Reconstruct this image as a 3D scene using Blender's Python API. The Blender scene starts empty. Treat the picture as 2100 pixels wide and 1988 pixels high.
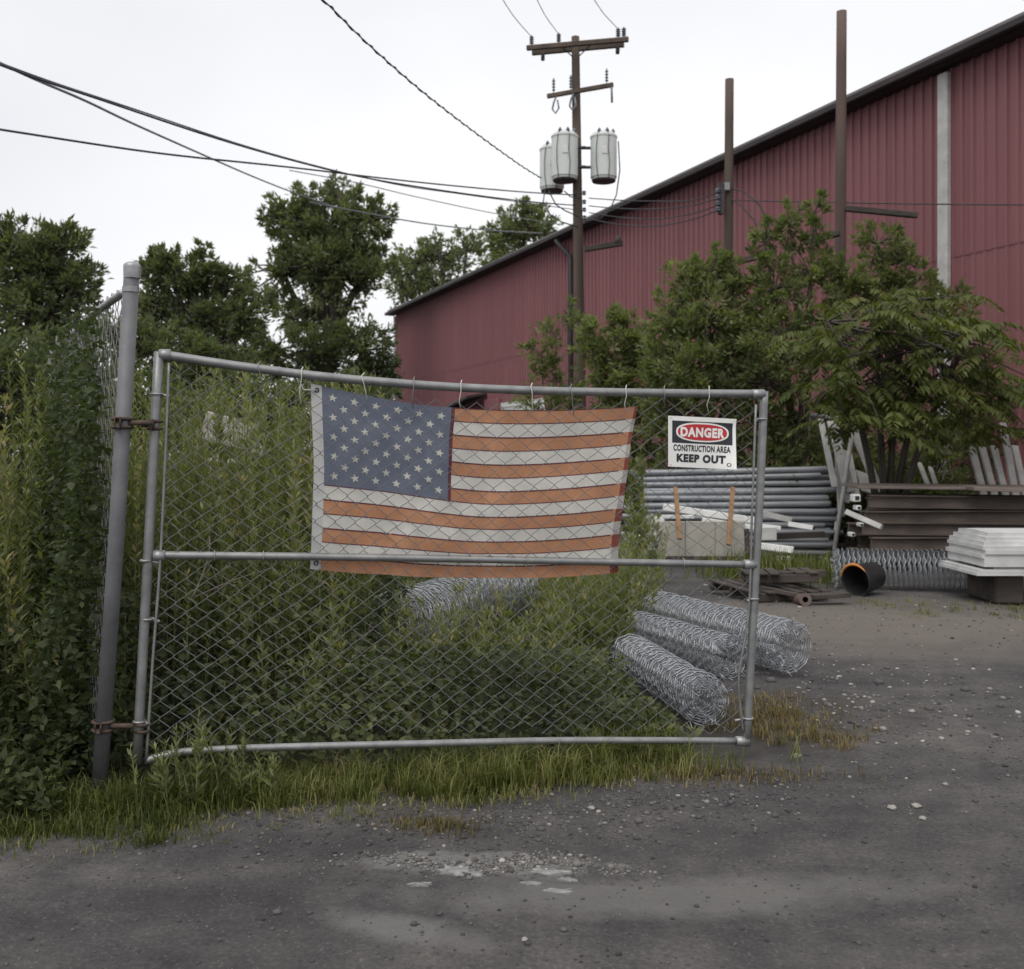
import bpy, math, random
import numpy as np
from mathutils import Vector, Matrix

# ------------------------------------------------------------------ camera, sky, sun
S = bpy.context.scene
COL = S.collection
CAMH, F, CX, HY = 1.56, 2140.0, 1050.0, 932.0        # eye height, focal length and horizon in photo pixels

cam_d = bpy.data.cameras.new('camera'); cam = bpy.data.objects.new('camera', cam_d); COL.objects.link(cam)
cam.location = (0, 0, CAMH); cam.rotation_euler = (math.radians(90), 0, 0)
cam_d.sensor_fit = 'HORIZONTAL'; cam_d.sensor_width = 56.0; cam_d.lens = 56.0 * F / 2100.0
cam_d.shift_y = -(994.0 - HY) / 2100.0
cam_d.clip_start = 0.05; cam_d.clip_end = 2000
cam_d.dof.use_dof = True; cam_d.dof.focus_distance = 5.15; cam_d.dof.aperture_fstop = 6.0
S.camera = cam

SUN_EL, SUN_AZ = 58.0, 205.0       # azimuth: clockwise from +Y (camera looks along +Y)
w = bpy.data.worlds.new('World'); S.world = w; w.use_nodes = True
nt = w.node_tree; nt.nodes.clear()
wo = nt.nodes.new('ShaderNodeOutputWorld'); bg = nt.nodes.new('ShaderNodeBackground')
sky = nt.nodes.new('ShaderNodeTexSky'); sky.sky_type = 'NISHITA'; sky.sun_disc = False
sky.sun_elevation = math.radians(SUN_EL); sky.sun_rotation = math.radians(SUN_AZ)
sky.air_density = 1.0; sky.dust_density = 6.0; sky.ozone_density = 1.0
tc = nt.nodes.new('ShaderNodeTexCoord'); mp = nt.nodes.new('ShaderNodeMapping'); mp.inputs['Scale'].default_value = (1, 1, 2.2)
cl = nt.nodes.new('ShaderNodeTexNoise'); cl.inputs['Scale'].default_value = 1.3; cl.inputs['Detail'].default_value = 5; cl.inputs['Roughness'].default_value = .45
rmp = nt.nodes.new('ShaderNodeValToRGB')
rmp.color_ramp.elements[0].position = .30; rmp.color_ramp.elements[0].color = (.72, .73, .775, 1)
rmp.color_ramp.elements[1].position = .66; rmp.color_ramp.elements[1].color = (.97, .97, .985, 1)
sc10 = nt.nodes.new('ShaderNodeMixRGB'); sc10.blend_type = 'MULTIPLY'; sc10.inputs['Fac'].default_value = 1; sc10.inputs['Color2'].default_value = (8.3, 8.3, 8.3, 1)
mx = nt.nodes.new('ShaderNodeMixRGB'); mx.inputs['Fac'].default_value = .95
nt.links.new(tc.outputs['Generated'], mp.inputs['Vector']); nt.links.new(mp.outputs[0], cl.inputs['Vector'])
nt.links.new(cl.outputs['Fac'], rmp.inputs['Fac']); nt.links.new(rmp.outputs['Color'], sc10.inputs['Color1'])
nt.links.new(sky.outputs['Color'], mx.inputs['Color1']); nt.links.new(sc10.outputs['Color'], mx.inputs['Color2'])
nt.links.new(mx.outputs['Color'], bg.inputs['Color']); bg.inputs['Strength'].default_value = .10
nt.links.new(bg.outputs[0], wo.inputs['Surface'])

sun_d = bpy.data.lights.new('sun', 'SUN'); sun_d.energy = 1.3; sun_d.angle = math.radians(40); sun_d.color = (1, .965, .91)
sun = bpy.data.objects.new('sun', sun_d); COL.objects.link(sun)
_d = Vector((math.sin(math.radians(SUN_AZ)) * math.cos(math.radians(SUN_EL)), math.cos(math.radians(SUN_AZ)) * math.cos(math.radians(SUN_EL)), math.sin(math.radians(SUN_EL))))
sun.rotation_euler = _d.to_track_quat('Z', 'Y').to_euler()

S.view_settings.view_transform = 'Standard'; S.view_settings.look = 'None'
S.view_settings.gamma = 1; S.view_settings.use_curve_mapping = False
S.view_settings.exposure = 0.40
S.cycles.use_denoising = True
S.cycles.max_bounces = 6; S.cycles.diffuse_bounces = 3; S.cycles.transparent_max_bounces = 6

R = random.Random(7)
NR = np.random.default_rng(11)

# ------------------------------------------------------------------ geometry helpers
def at(x, y, Y):
    return Vector(((x - CX) / F * Y, Y, CAMH - (y - HY) / F * Y))
def d2n(p): return (p[0] * 1.0596, p[1] * 1.0596)
def gz(y): return CAMH * F / (y - HY)                 # depth of a ground point seen at row y

class MB:
    def __init__(s): s.v = []; s.f = []; s.turned = False
    def add(s, vs, fs):
        o = len(s.v); s.v += [tuple(p) for p in vs]; s.f += [tuple(i + o for i in f) for f in fs]
    def tube(s, pts, r, n=6, cap=True):
        pts = [Vector(p) for p in pts]; m = len(pts)
        rs = r if isinstance(r, (list, tuple)) else [r] * m
        vs = []; up = None
        for i, p in enumerate(pts):
            t = (pts[min(i + 1, m - 1)] - pts[max(i - 1, 0)])
            if t.length < 1e-9: t = Vector((0, 0, 1))
            t.normalize()
            if up is None:
                up = Vector((0, 0, 1)) if abs(t.z) < .9 else Vector((1, 0, 0))
            a = (up - t * up.dot(t))
            if a.length < 1e-6: a = t.orthogonal()
            a.normalize(); b = t.cross(a); up = a
            for k in range(n):
                q = 2 * math.pi * k / n
                vs.append(p + (a * math.cos(q) + b * math.sin(q)) * rs[i])
        fs = [(i * n + k, i * n + (k + 1) % n, (i + 1) * n + (k + 1) % n, (i + 1) * n + k) for i in range(m - 1) for k in range(n)]
        if cap: fs += [tuple(range(n - 1, -1, -1)), tuple((m - 1) * n + k for k in range(n))]
        s.add(vs, fs); return s
    def box(s, c, size, M=None, bev=0.0):
        hx, hy, hz = [q / 2 for q in size]; c = Vector(c)
        if bev <= 0:
            vs = [Vector((x, y, z)) for x in (-hx, hx) for y in (-hy, hy) for z in (-hz, hz)]
            fs = [(0, 1, 3, 2), (4, 6, 7, 5), (0, 4, 5, 1), (2, 3, 7, 6), (0, 2, 6, 4), (1, 5, 7, 3)]
        else:
            b = min(bev, hx * .9, hy * .9, hz * .9); vs = []
            # chamfered box: 24 vertices
            idx = {}
            for x in (-1, 1):
                for y in (-1, 1):
                    for z in (-1, 1):
                        for ax in range(3):
                            p = [x * (hx - b), y * (hy - b), z * (hz - b)]
                            p[ax] = (x * hx, y * hy, z * hz)[ax]
                            idx[(x, y, z, ax)] = len(vs); vs.append(Vector(p))
            fs = []
            for ax in range(3):
                o1, o2 = [(1, 2), (2, 0), (0, 1)][ax]
                for sg in (-1, 1):
                    q = []
                    for (u, v_) in ((-1, -1), (1, -1), (1, 1), (-1, 1)):
                        k = [0, 0, 0]; k[ax] = sg; k[o1] = u; k[o2] = v_; q.append(idx[(*k, ax)])
                    fs.append(tuple(q if sg > 0 else q[::-1]))
            for ax in range(3):           # edge chamfers along axis ax
                o1, o2 = [(1, 2), (2, 0), (0, 1)][ax]
                for a_ in (-1, 1):
                    for b_ in (-1, 1):
                        def key(t, face):
                            k = [0, 0, 0]; k[ax] = t; k[o1] = a_; k[o2] = b_; return idx[(*k, face)]
                        q = [key(-1, o1), key(1, o1), key(1, o2), key(-1, o2)]
                        fs.append(tuple(q if a_ * b_ > 0 else q[::-1]))
            for x in (-1, 1):
                for y in (-1, 1):
                    for z in (-1, 1):
                        q = [idx[(x, y, z, 0)], idx[(x, y, z, 1)], idx[(x, y, z, 2)]]
                        fs.append(tuple(q if x * y * z > 0 else q[::-1]))
        if M is not None: vs = [M @ p for p in vs]
        s.add([p + c for p in vs], fs); return s
    def lathe(s, prof, n=16, M=None, cap=True):       # prof: list of (r, z)
        vs = []; m = len(prof); s.turned = True
        for r, z in prof:
            for k in range(n):
                q = 2 * math.pi * k / n; vs.append(Vector((r * math.cos(q), r * math.sin(q), z)))
        fs = [(i * n + k, i * n + (k + 1) % n, (i + 1) * n + (k + 1) % n, (i + 1) * n + k) for i in range(m - 1) for k in range(n)]
        if cap: fs += [tuple(range(n - 1, -1, -1)), tuple((m - 1) * n + k for k in range(n))]
        if M is not None: vs = [M @ p for p in vs]
        s.add(vs, fs); return s
    def mesh(s, name, smooth=False):
        me = bpy.data.meshes.new(name); me.from_pydata(s.v, [], s.f); me.update()
        if smooth:
            me.polygons.foreach_set('use_smooth', [True] * len(me.polygons))
            if s.turned: me.set_sharp_from_angle(angle=math.radians(42))
        return me
    def build(s, name, mat, parent=None, smooth=False, loc=None):
        return link(name, s.mesh(name, smooth), mat, parent, loc)

def link(name, me, mat, parent=None, loc=None):
    o = bpy.data.objects.new(name, me); COL.objects.link(o)
    if mat is not None and not me.materials: me.materials.append(mat)
    if parent is not None: o.parent = parent
    if loc is not None: o.location = loc
    return o
def tag(o, label, cat, group=None, kind=None):
    o['label'] = label; o['category'] = cat
    if group: o['group'] = group
    if kind: o['kind'] = kind
    return o
def empty(name, loc=(0, 0, 0)):
    o = bpy.data.objects.new(name, None); COL.objects.link(o); o.location = loc; o.empty_display_size = .1
    return o
def thing(name, label, cat, loc=(0, 0, 0), group=None):
    return tag(empty(name, loc), label, cat, group)
def local(parent, p): return Vector(p) - parent.location

def np_mesh(name, V, Fc, var=None, smooth=False):
    V = np.asarray(V, dtype=np.float32); Fc = np.asarray(Fc, dtype=np.int32)
    me = bpy.data.meshes.new(name); k = Fc.shape[1]
    me.vertices.add(len(V)); me.vertices.foreach_set('co', V.ravel())
    me.loops.add(Fc.size); me.loops.foreach_set('vertex_index', Fc.ravel())
    me.polygons.add(len(Fc)); me.polygons.foreach_set('loop_start', np.arange(0, Fc.size, k, dtype=np.int32))
    me.update(calc_edges=True)
    if var is not None:
        a = me.attributes.new('var', 'FLOAT', 'POINT'); a.data.foreach_set('value', np.asarray(var, dtype=np.float32))
    if smooth: me.polygons.foreach_set('use_smooth', np.ones(len(Fc), dtype=bool))
    return me
def norm(a): return a / np.maximum(np.linalg.norm(a, axis=1, keepdims=True), 1e-9)
def leaf_arrays(P, D, L, W, var, fold=.25, nrm=None, droop=0.0):
    """leaves as folded six-point blades: base, two shoulders, two mids, tip"""
    n = len(P); D = norm(D)
    up = NR.normal(size=(n, 3)) if nrm is None else nrm + NR.normal(size=(n, 3)) * .35
    Sd = norm(np.cross(D, up)); N = norm(np.cross(Sd, D)); L = L[:, None]; W = W[:, None]
    b = P; mid = P + D * L * .45 - np.array([0, 0, 1]) * L * droop * .25
    tip = P + D * L - np.array([0, 0, 1]) * L * droop
    l = mid - Sd * W * .5 + N * W * fold; r = mid + Sd * W * .5 + N * W * fold
    V = np.stack([b, l, tip, r, mid], axis=1).reshape(-1, 3)
    o = np.arange(n)[:, None] * 5
    Fc = np.concatenate([o + [0, 4, 1], o + [1, 4, 2], o + [0, 3, 4], o + [3, 2, 4]], axis=0)
    return V, Fc, np.repeat(var, 5)
def blade_arrays(P, H, W, lean, var):
    """grass blades: a bent two-segment strip"""
    n = len(P); az = NR.uniform(0, 2 * np.pi, n); A = np.stack([np.cos(az), np.sin(az), np.zeros(n)], 1)
    Bd = np.stack([-np.sin(az), np.cos(az), np.zeros(n)], 1); Z = np.array([0, 0, 1.0])
    H = H[:, None]; W = W[:, None]; lean = lean[:, None]
    m = P + Z * H * .6 + Bd * lean * H * .3; t = P + Z * H * (1 - .35 * lean) + Bd * lean * H
    V = np.stack([P - A * W * .5, P + A * W * .5, m - A * W * .36, m + A * W * .36, t], 1).reshape(-1, 3)
    o = np.arange(n)[:, None] * 5
    Fc = np.concatenate([o + [0, 1, 3], o + [0, 3, 2], o + [2, 3, 4]], 0)
    return V, Fc, np.repeat(var, 5)
def merge(parts):
    Vs, Fs, As, o = [], [], [], 0
    for V, Fc, A in parts:
        Vs.append(V); Fs.append(Fc + o); As.append(A); o += len(V)
    return np.concatenate(Vs), np.concatenate(Fs), np.concatenate(As)

# ------------------------------------------------------------------ materials
def new_mat(name):
    m = bpy.data.materials.new(name); m.use_nodes = True; n = m.node_tree
    n.nodes.clear(); out = n.nodes.new('ShaderNodeOutputMaterial'); bs = n.nodes.new('ShaderNodeBsdfPrincipled')
    n.links.new(bs.outputs[0], out.inputs['Surface']); return m, n, bs, out
def noise(n, scale, detail=4, rough=.55, coord='Object', stretch=None):
    t = n.nodes.new('ShaderNodeTexCoord'); s = n.nodes.new('ShaderNodeTexNoise')
    s.inputs['Scale'].default_value = scale; s.inputs['Detail'].default_value = detail; s.inputs['Roughness'].default_value = rough
    src = t.outputs[coord]
    if stretch:
        mpp = n.nodes.new('ShaderNodeMapping'); mpp.inputs['Scale'].default_value = stretch
        n.links.new(src, mpp.inputs['Vector']); src = mpp.outputs[0]
    n.links.new(src, s.inputs['Vector']); return s
def ramp(n, fac, stops):
    r = n.nodes.new('ShaderNodeValToRGB'); e = r.color_ramp.elements
    while len(e) < len(stops): e.new(.5)
    for el, (p, c) in zip(e, stops): el.position = p; el.color = (*c, 1)
    n.links.new(fac, r.inputs['Fac']); return r
def mix(n, a, b, fac, mode='MIX'):
    m = n.nodes.new('ShaderNodeMixRGB'); m.blend_type = mode
    for sock, v in ((m.inputs['Color1'], a), (m.inputs['Color2'], b), (m.inputs['Fac'], fac)):
        if isinstance(v, (int, float)): sock.default_value = v
        elif isinstance(v, tuple): sock.default_value = (*v, 1)
        else: n.links.new(v, sock)
    return m.outputs['Color']
def bump(n, bs, h, strength=.3, dist=.01):
    b = n.nodes.new('ShaderNodeBump'); b.inputs['Strength'].default_value = strength; b.inputs['Distance'].default_value = dist
    n.links.new(h, b.inputs['Height']); n.links.new(b.outputs[0], bs.inputs['Normal'])
def worn(name, c1, c2, scale=6, rough=.7, metal=0.0, detail=5, bmp=.15, stretch=None, c3=None, spec=.4, bdist=.01):
    m, n, bs, _ = new_mat(name)
    t = noise(n, scale, detail, .6, 'Object', stretch)
    stops = [(.3, c1), (.68, c2)]
    if c3: stops.append((.78, c3))
    r = ramp(n, t.outputs['Fac'], stops)
    n.links.new(r.outputs['Color'], bs.inputs['Base Color'])
    bs.inputs['Roughness'].default_value = rough; bs.inputs['Metallic'].default_value = metal
    bs.inputs['Specular IOR Level'].default_value = spec
    if bmp: bump(n, bs, t.outputs['Fac'], bmp, bdist)
    return m
def foliage(name, stops, trans=.35, rough=.55):
    m, n, bs, out = new_mat(name)
    a = n.nodes.new('ShaderNodeAttribute'); a.attribute_name = 'var'
    r = ramp(n, a.outputs['Fac'], stops)
    n.links.new(r.outputs['Color'], bs.inputs['Base Color']); bs.inputs['Roughness'].default_value = rough
    bs.inputs['Specular IOR Level'].default_value = .25
    tr = n.nodes.new('ShaderNodeBsdfTranslucent'); ms = n.nodes.new('ShaderNodeMixShader'); ms.inputs[0].default_value = trans
    tcol = mix(n, r.outputs['Color'], (1.0, 1.15, .45), 1.0, 'MULTIPLY')
    n.links.new(tcol, tr.inputs['Color'])
    n.links.new(bs.outputs[0], ms.inputs[1]); n.links.new(tr.outputs[0], ms.inputs[2]); n.links.new(ms.outputs[0], out.inputs['Surface'])
    return m
def cloth(name, c1, c2, trans=.4):
    m, n, bs, out = new_mat(name)
    t = noise(n, 4, 7, .68); r = ramp(n, t.outputs['Fac'], [(.32, tuple(q * .9 for q in c1)), (.5, c1), (.68, c2)])
    wv = noise(n, 420, 2, .5)
    colr = mix(n, r.outputs['Color'], mix(n, (.86, .86, .86), (1.06, 1.06, 1.06), wv.outputs['Fac']), 1.0, 'MULTIPLY')
    n.links.new(colr, bs.inputs['Base Color']); bs.inputs['Roughness'].default_value = .85; bs.inputs['Specular IOR Level'].default_value = .15
    bump(n, bs, t.outputs['Fac'], .35, .012)
    tr = n.nodes.new('ShaderNodeBsdfTranslucent'); n.links.new(colr, tr.inputs['Color'])
    ms = n.nodes.new('ShaderNodeMixShader'); ms.inputs[0].default_value = trans
    n.links.new(bs.outputs[0], ms.inputs[1]); n.links.new(tr.outputs[0], ms.inputs[2]); n.links.new(ms.outputs[0], out.inputs['Surface'])
    return m

M = {}
M['galv'] = worn('galvanized_steel', (.20, .203, .205), (.31, .312, .31), 14, .48, .55, 6, .05)
M['pipe'] = worn('stacked_pipe_steel', (.20, .21, .228), (.36, .372, .39), 5, .5, .5, 6, .05, (.25, 1, 1))
M['galv_dull'] = worn('dull_galvanized_steel', (.24, .245, .25), (.40, .40, .40), 18, .5, .65, 6, .08, c3=(.33, .29, .25))
M['post'] = worn('weathered_post_steel', (.12, .12, .128), (.18, .18, .187), 9, .65, .3, 6, .08)
M['mesh_wire'] = worn('chain_link_wire', (.13, .135, .14), (.20, .20, .20), 22, .6, .15, 4, .0, c3=(.17, .14, .115))
M['roll_wire'] = worn('new_chain_link_wire', (.28, .297, .32), (.45, .468, .49), 20, .42, .6, 4, .0)
M['rust_band'] = worn('rusted_hinge_steel', (.06, .045, .04), (.13, .09, .07), 40, .75, .4, 5, .2)
M['pole_wood'] = worn('creosoted_pole_wood', (.055, .042, .034), (.13, .10, .08), 3, .9, 0, 8, .5, (1, 1, .08), bdist=.02)
M['pole_red'] = worn('reddish_pole_wood', (.075, .05, .045), (.15, .11, .095), 3, .9, 0, 8, .5, (1, 1, .08), bdist=.02)
M['transformer'] = worn('transformer_grey_paint', (.56, .60, .575), (.66, .69, .66), 2.5, .5, 0, 5, .03)
M['dark_metal'] = worn('dark_metal', (.035, .035, .04), (.07, .07, .07), 8, .6, .3)
M['porcelain'] = worn('brown_grey_porcelain', (.10, .11, .13), (.17, .19, .21), 8, .25, 0, spec=.6)
M['cable'] = worn('black_cable', (.035, .037, .042), (.06, .06, .065), 4, .7)
M['cable_pale'] = worn('weathered_cable', (.12, .125, .14), (.18, .18, .19), 4, .7)
M['wood_stake'] = worn('orange_brown_stake_wood', (.20, .11, .055), (.31, .18, .095), 6, .85, 0, 6, .3, (1, 1, .12))
M['dark_wood'] = worn('dark_weathered_wood', (.03, .026, .024), (.085, .07, .06), 5, .9, 0, 6, .4, (.15, 1, 1))
M['white_vinyl'] = worn('white_vinyl', (.66, .66, .64), (.80, .80, .78), 4, .5, 0, 5, .05)
M['grey_vinyl'] = worn('dirty_grey_vinyl', (.36, .36, .35), (.52, .51, .49), 4, .65, 0, 6, .08)
M['sheet_white'] = worn('dusty_white_sheet', (.40, .40, .40), (.60, .60, .59), 3, .6, 0, 7, .1)
M['panel_grey'] = worn('stained_grey_board', (.30, .285, .25), (.44, .42, .375), 2.2, .85, 0, 7, .2)
M['rust'] = worn('rusty_steel', (.055, .045, .041), (.16, .128, .108), 4, .88, .1, 8, .4, (.3, 1, 1))
M['rust_top'] = worn('rusty_steel_pale', (.16, .13, .115), (.27, .225, .20), 2, .85, .1, 7, .2, (.3, 1, 1))
M['black_plastic'] = worn('black_plastic', (.012, .012, .013), (.03, .03, .03), 8, .5)
M['orange'] = worn('orange_plastic', (.50, .17, .03), (.62, .26, .06), 9, .6)
M['plastic_tie'] = worn('pale_wire_tie', (.50, .50, .47), (.66, .65, .60), 9, .5)
M['stone'] = worn('pale_stone', (.24, .225, .205), (.40, .375, .34), 30, .9, 0, 4, .4)
M['concrete'] = worn('crumbled_concrete', (.15, .15, .15), (.30, .30, .295), 22, .95, 0, 8, .7, bdist=.02)
M['bark'] = worn('bark', (.04, .034, .028), (.10, .085, .07), 7, .95, 0, 6, .6, (1, 1, .2), bdist=.03)
M['stem'] = worn('weed_stem', (.09, .10, .04), (.16, .16, .07), 12, .8)
M['dead_stem'] = worn('dead_stem', (.11, .095, .075), (.18, .155, .125), 12, .9)
M['trim_dark'] = worn('dark_eave_trim', (.03, .024, .026), (.055, .045, .046), 1.2, .7, .1)
M['trim_white'] = worn('white_trim', (.60, .61, .60), (.74, .74, .72), 2.5, .6)
M['door_white'] = worn('white_door', (.48, .50, .47), (.60, .61, .57), 2, .6)
M['roof'] = worn('grey_roof', (.12, .11, .11), (.2, .19, .18), 1.5, .7)
M['white_header'] = cloth('flag_canvas_header', (.60, .60, .59), (.72, .71, .69), .25)
M['fl_white'] = cloth('flag_white_nylon', (.74, .72, .665), (.86, .835, .785), .4)
M['fl_red'] = cloth('flag_faded_orange_nylon', (.57, .285, .165), (.70, .375, .225), .42)
M['fl_hem_red'] = cloth('flag_red_hem', (.27, .085, .07), (.36, .12, .095), .25)  # doubled cloth: the backlight it blocks is put into a darker colour
M['fl_seam'] = cloth('flag_seam', (.15, .06, .075), (.22, .09, .09), .2)  # dark tone imitates light held back by doubled cloth along the seams
M['fl_hem_white'] = cloth('flag_white_hem', (.46, .43, .42), (.56, .53, .51), .2)  # greyed to imitate less light passing through the doubled edge
M['fl_blue'] = cloth('flag_faded_blue_nylon', (.175, .20, .262), (.23, .255, .318), .35)
M['fl_star'] = cloth('flag_star_cloth', (.62, .62, .56), (.74, .73, .65), .2)
M['sign_white'] = worn('sign_white', (.74, .74, .71), (.82, .82, .79), 8, .45, 0, 4, .03)
M['sign_black'] = worn('sign_black', (.018, .02, .028), (.03, .033, .04), 8, .45, 0, 4, .0)
M['sign_red'] = worn('sign_red', (.44, .022, .03), (.52, .035, .045), 8, .45, 0, 4, .0)

G_FAR = foliage('far_tree_leaves', [(0, (.075, .092, .056)), (.5, (.15, .174, .10)), (1, (.235, .255, .145))], .52)  # leaf colours lifted and blued to imitate hazy lens flare
G_BUSH = foliage('bush_leaves', [(0, (.095, .118, .058)), (.5, (.185, .212, .10)), (1, (.29, .305, .15))], .52)  # veiling flare painted in as raised, greyer greens
G_AIL = foliage('drooping_compound_leaves', [(0, (.055, .072, .024)), (.5, (.11, .13, .040)), (1, (.19, .20, .065))], .45)
G_WEED = foliage('tall_weed_leaves', [(0, (.08, .096, .042)), (.5, (.172, .192, .082)), (.88, (.29, .30, .145)), (1, (.34, .28, .15))], .46)
G_VINE = foliage('vine_leaves', [(0, (.034, .046, .022)), (.55, (.085, .106, .046)), (1, (.18, .195, .085))], .4)
G_GRASS = foliage('grass_blades', [(0, (.06, .075, .022)), (.5, (.125, .145, .04)), (.82, (.195, .205, .062)), (1, (.29, .25, .13))], .4)
G_DRY = foliage('dry_grass_blades', [(0, (.10, .09, .035)), (.5, (.19, .14, .065)), (1, (.30, .23, .12))], .3)
G_DEAD = foliage('dead_leaves', [(0, (.20, .08, .02)), (1, (.42, .20, .06))], .3)

# siding: faded barn red, streaks running down the sheet
def siding_mat():
    m, n, bs, _ = new_mat('faded_red_siding')
    t = noise(n, 1.4, 5, .6, 'Object', (1, 1, .12)); r = ramp(n, t.outputs['Fac'], [(.3, (.222, .094, .102)), (.7, (.248, .110, .118))])
    oi = n.nodes.new('ShaderNodeObjectInfo')
    c = mix(n, r.outputs['Color'], mix(n, (.96, .96, .97), (1.03, 1.03, 1.03), oi.outputs['Random']), 1.0, 'MULTIPLY')
    n.links.new(c, bs.inputs['Base Color']); bs.inputs['Roughness'].default_value = .6; bs.inputs['Specular IOR Level'].default_value = .3
    return m
M['siding'] = siding_mat()

# ------------------------------------------------------------------ ground
def ground_mat():
    m, n, bs, _ = new_mat('dusty_old_asphalt')
    tcn = n.nodes.new('ShaderNodeTexCoord')
    big = noise(n, .55, 6, .6); mid = noise(n, 4.5, 6, .65); fine = noise(n, 55, 4, .7); grit = n.nodes.new('ShaderNodeTexVoronoi')
    grit.inputs['Scale'].default_value = 75; n.links.new(tcn.outputs['Object'], grit.inputs['Vector'])
    base = ramp(n, big.outputs['Fac'], [(.3, (.062, .059, .060)), (.5, (.082, .078, .078)), (.72, (.118, .112, .107))]).outputs['Color']
    base = mix(n, base, ramp(n, mid.outputs['Fac'], [(.3, (.66, .66, .68)), (.7, (1.25, 1.23, 1.2))]).outputs['Color'], .9, 'MULTIPLY')
    trk = noise(n, 1.6, 5, .6, 'Object', (.22, 1.5, 1))
    base = mix(n, base, ramp(n, trk.outputs['Fac'], [(.34, (.74, .74, .76)), (.66, (1.2, 1.19, 1.17))]).outputs['Color'], .8, 'MULTIPLY')
    base = mix(n, base, ramp(n, fine.outputs['Fac'], [(.32, (.62, .62, .64)), (.55, (1, 1, 1)), (.74, (1.55, 1.5, 1.45))]).outputs['Color'], .75, 'MULTIPLY')
    # pale grit: only some cells of the stone pattern are light stones
    sep = n.nodes.new('ShaderNodeSeparateColor'); n.links.new(grit.outputs['Color'], sep.inputs[0])
    pale = ramp(n, sep.outputs[0], [(.86, (0, 0, 0)), (.90, (1, 1, 1))]).outputs['Color']
    core = ramp(n, grit.outputs['Distance'], [(.25, (1, 1, 1)), (.45, (0, 0, 0))]).outputs['Color']
    pm = mix(n, pale, core, 1.0, 'MULTIPLY')
    base = mix(n, base, (.17, .165, .155), mix(n, (0, 0, 0), (.45, .45, .45), pm))
    # dusty tan yard surface further in, worn pale patches of bare concrete near the gate
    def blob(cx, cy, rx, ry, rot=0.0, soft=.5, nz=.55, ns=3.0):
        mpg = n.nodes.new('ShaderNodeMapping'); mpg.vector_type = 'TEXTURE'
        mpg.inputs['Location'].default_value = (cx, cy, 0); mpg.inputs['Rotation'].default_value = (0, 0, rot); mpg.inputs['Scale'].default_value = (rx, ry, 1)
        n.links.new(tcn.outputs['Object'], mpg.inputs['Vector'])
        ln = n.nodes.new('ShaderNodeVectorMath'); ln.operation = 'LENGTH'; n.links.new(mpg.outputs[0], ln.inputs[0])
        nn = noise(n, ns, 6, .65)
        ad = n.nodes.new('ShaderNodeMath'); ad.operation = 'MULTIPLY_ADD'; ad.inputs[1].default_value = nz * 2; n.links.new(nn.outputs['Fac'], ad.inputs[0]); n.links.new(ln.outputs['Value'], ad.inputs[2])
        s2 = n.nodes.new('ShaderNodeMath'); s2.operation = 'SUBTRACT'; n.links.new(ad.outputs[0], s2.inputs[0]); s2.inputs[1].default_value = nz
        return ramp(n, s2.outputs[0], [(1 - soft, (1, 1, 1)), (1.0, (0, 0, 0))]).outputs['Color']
    base = mix(n, base, (.165, .145, .125), mix(n, (0, 0, 0), (.75, .75, .75), blob(3.2, 9.6, 3.6, 2.0, 0, .6, .5, 1.2)))
    base = mix(n, base, (.15, .145, .138), mix(n, (0, 0, 0), (.7, .7, .7), blob(.55, 3.72, 1.15, .22, .06, .55, .6, 5)))
    base = mix(n, base, (.17, .166, .162), mix(n, (0, 0, 0), (.85, .85, .85), blob(-.10, 3.98, .50, .14, .05, .3, .9, 8)))
    base = mix(n, base, (.16, .155, .15), mix(n, (0, 0, 0), (.75, .75, .75), blob(-.36, 3.42, .34, .12, -.35, .6, .6, 6)))
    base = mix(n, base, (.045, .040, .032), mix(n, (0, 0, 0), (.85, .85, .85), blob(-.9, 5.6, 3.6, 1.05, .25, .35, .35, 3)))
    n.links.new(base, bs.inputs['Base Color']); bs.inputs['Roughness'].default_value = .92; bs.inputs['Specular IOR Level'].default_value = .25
    hs = n.nodes.new('ShaderNodeMath'); hs.operation = 'ADD'; n.links.new(fine.outputs['Fac'], hs.inputs[0]); n.links.new(mid.outputs['Fac'], hs.inputs[1])
    bump(n, bs, hs.outputs[0], .55, .02)
    return m
M['ground'] = ground_mat()
def ground_z(x, y):
    return 0.018 * math.sin(x * 1.3 + .4) * math.sin(y * 1.1) + .012 * math.sin(x * 3.1 + y * 2.3)
def make_ground():
    xs = np.concatenate([[-600, -200, -60, -20], np.linspace(-8, 10, 110), [25, 60, 200, 600]])
    ys = np.concatenate([[-300, -60, -10, 0], np.linspace(1.5, 20, 120), [30, 60, 150, 400, 1200]])
    V = [(x, y, ground_z(x, y) if (-8 <= x <= 10 and 1.5 <= y <= 20) else 0) for y in ys for x in xs]
    nx = len(xs)
    Fc = [(j * nx + i, j * nx + i + 1, (j + 1) * nx + i + 1, (j + 1) * nx + i) for j in range(len(ys) - 1) for i in range(nx - 1)]
    me = np_mesh('ground', V, Fc, smooth=True)
    o = link('ground', me, M['ground']); o['kind'] = 'structure'; o['label'] = 'dark dusty asphalt yard strewn with gravel'
make_ground()

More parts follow.
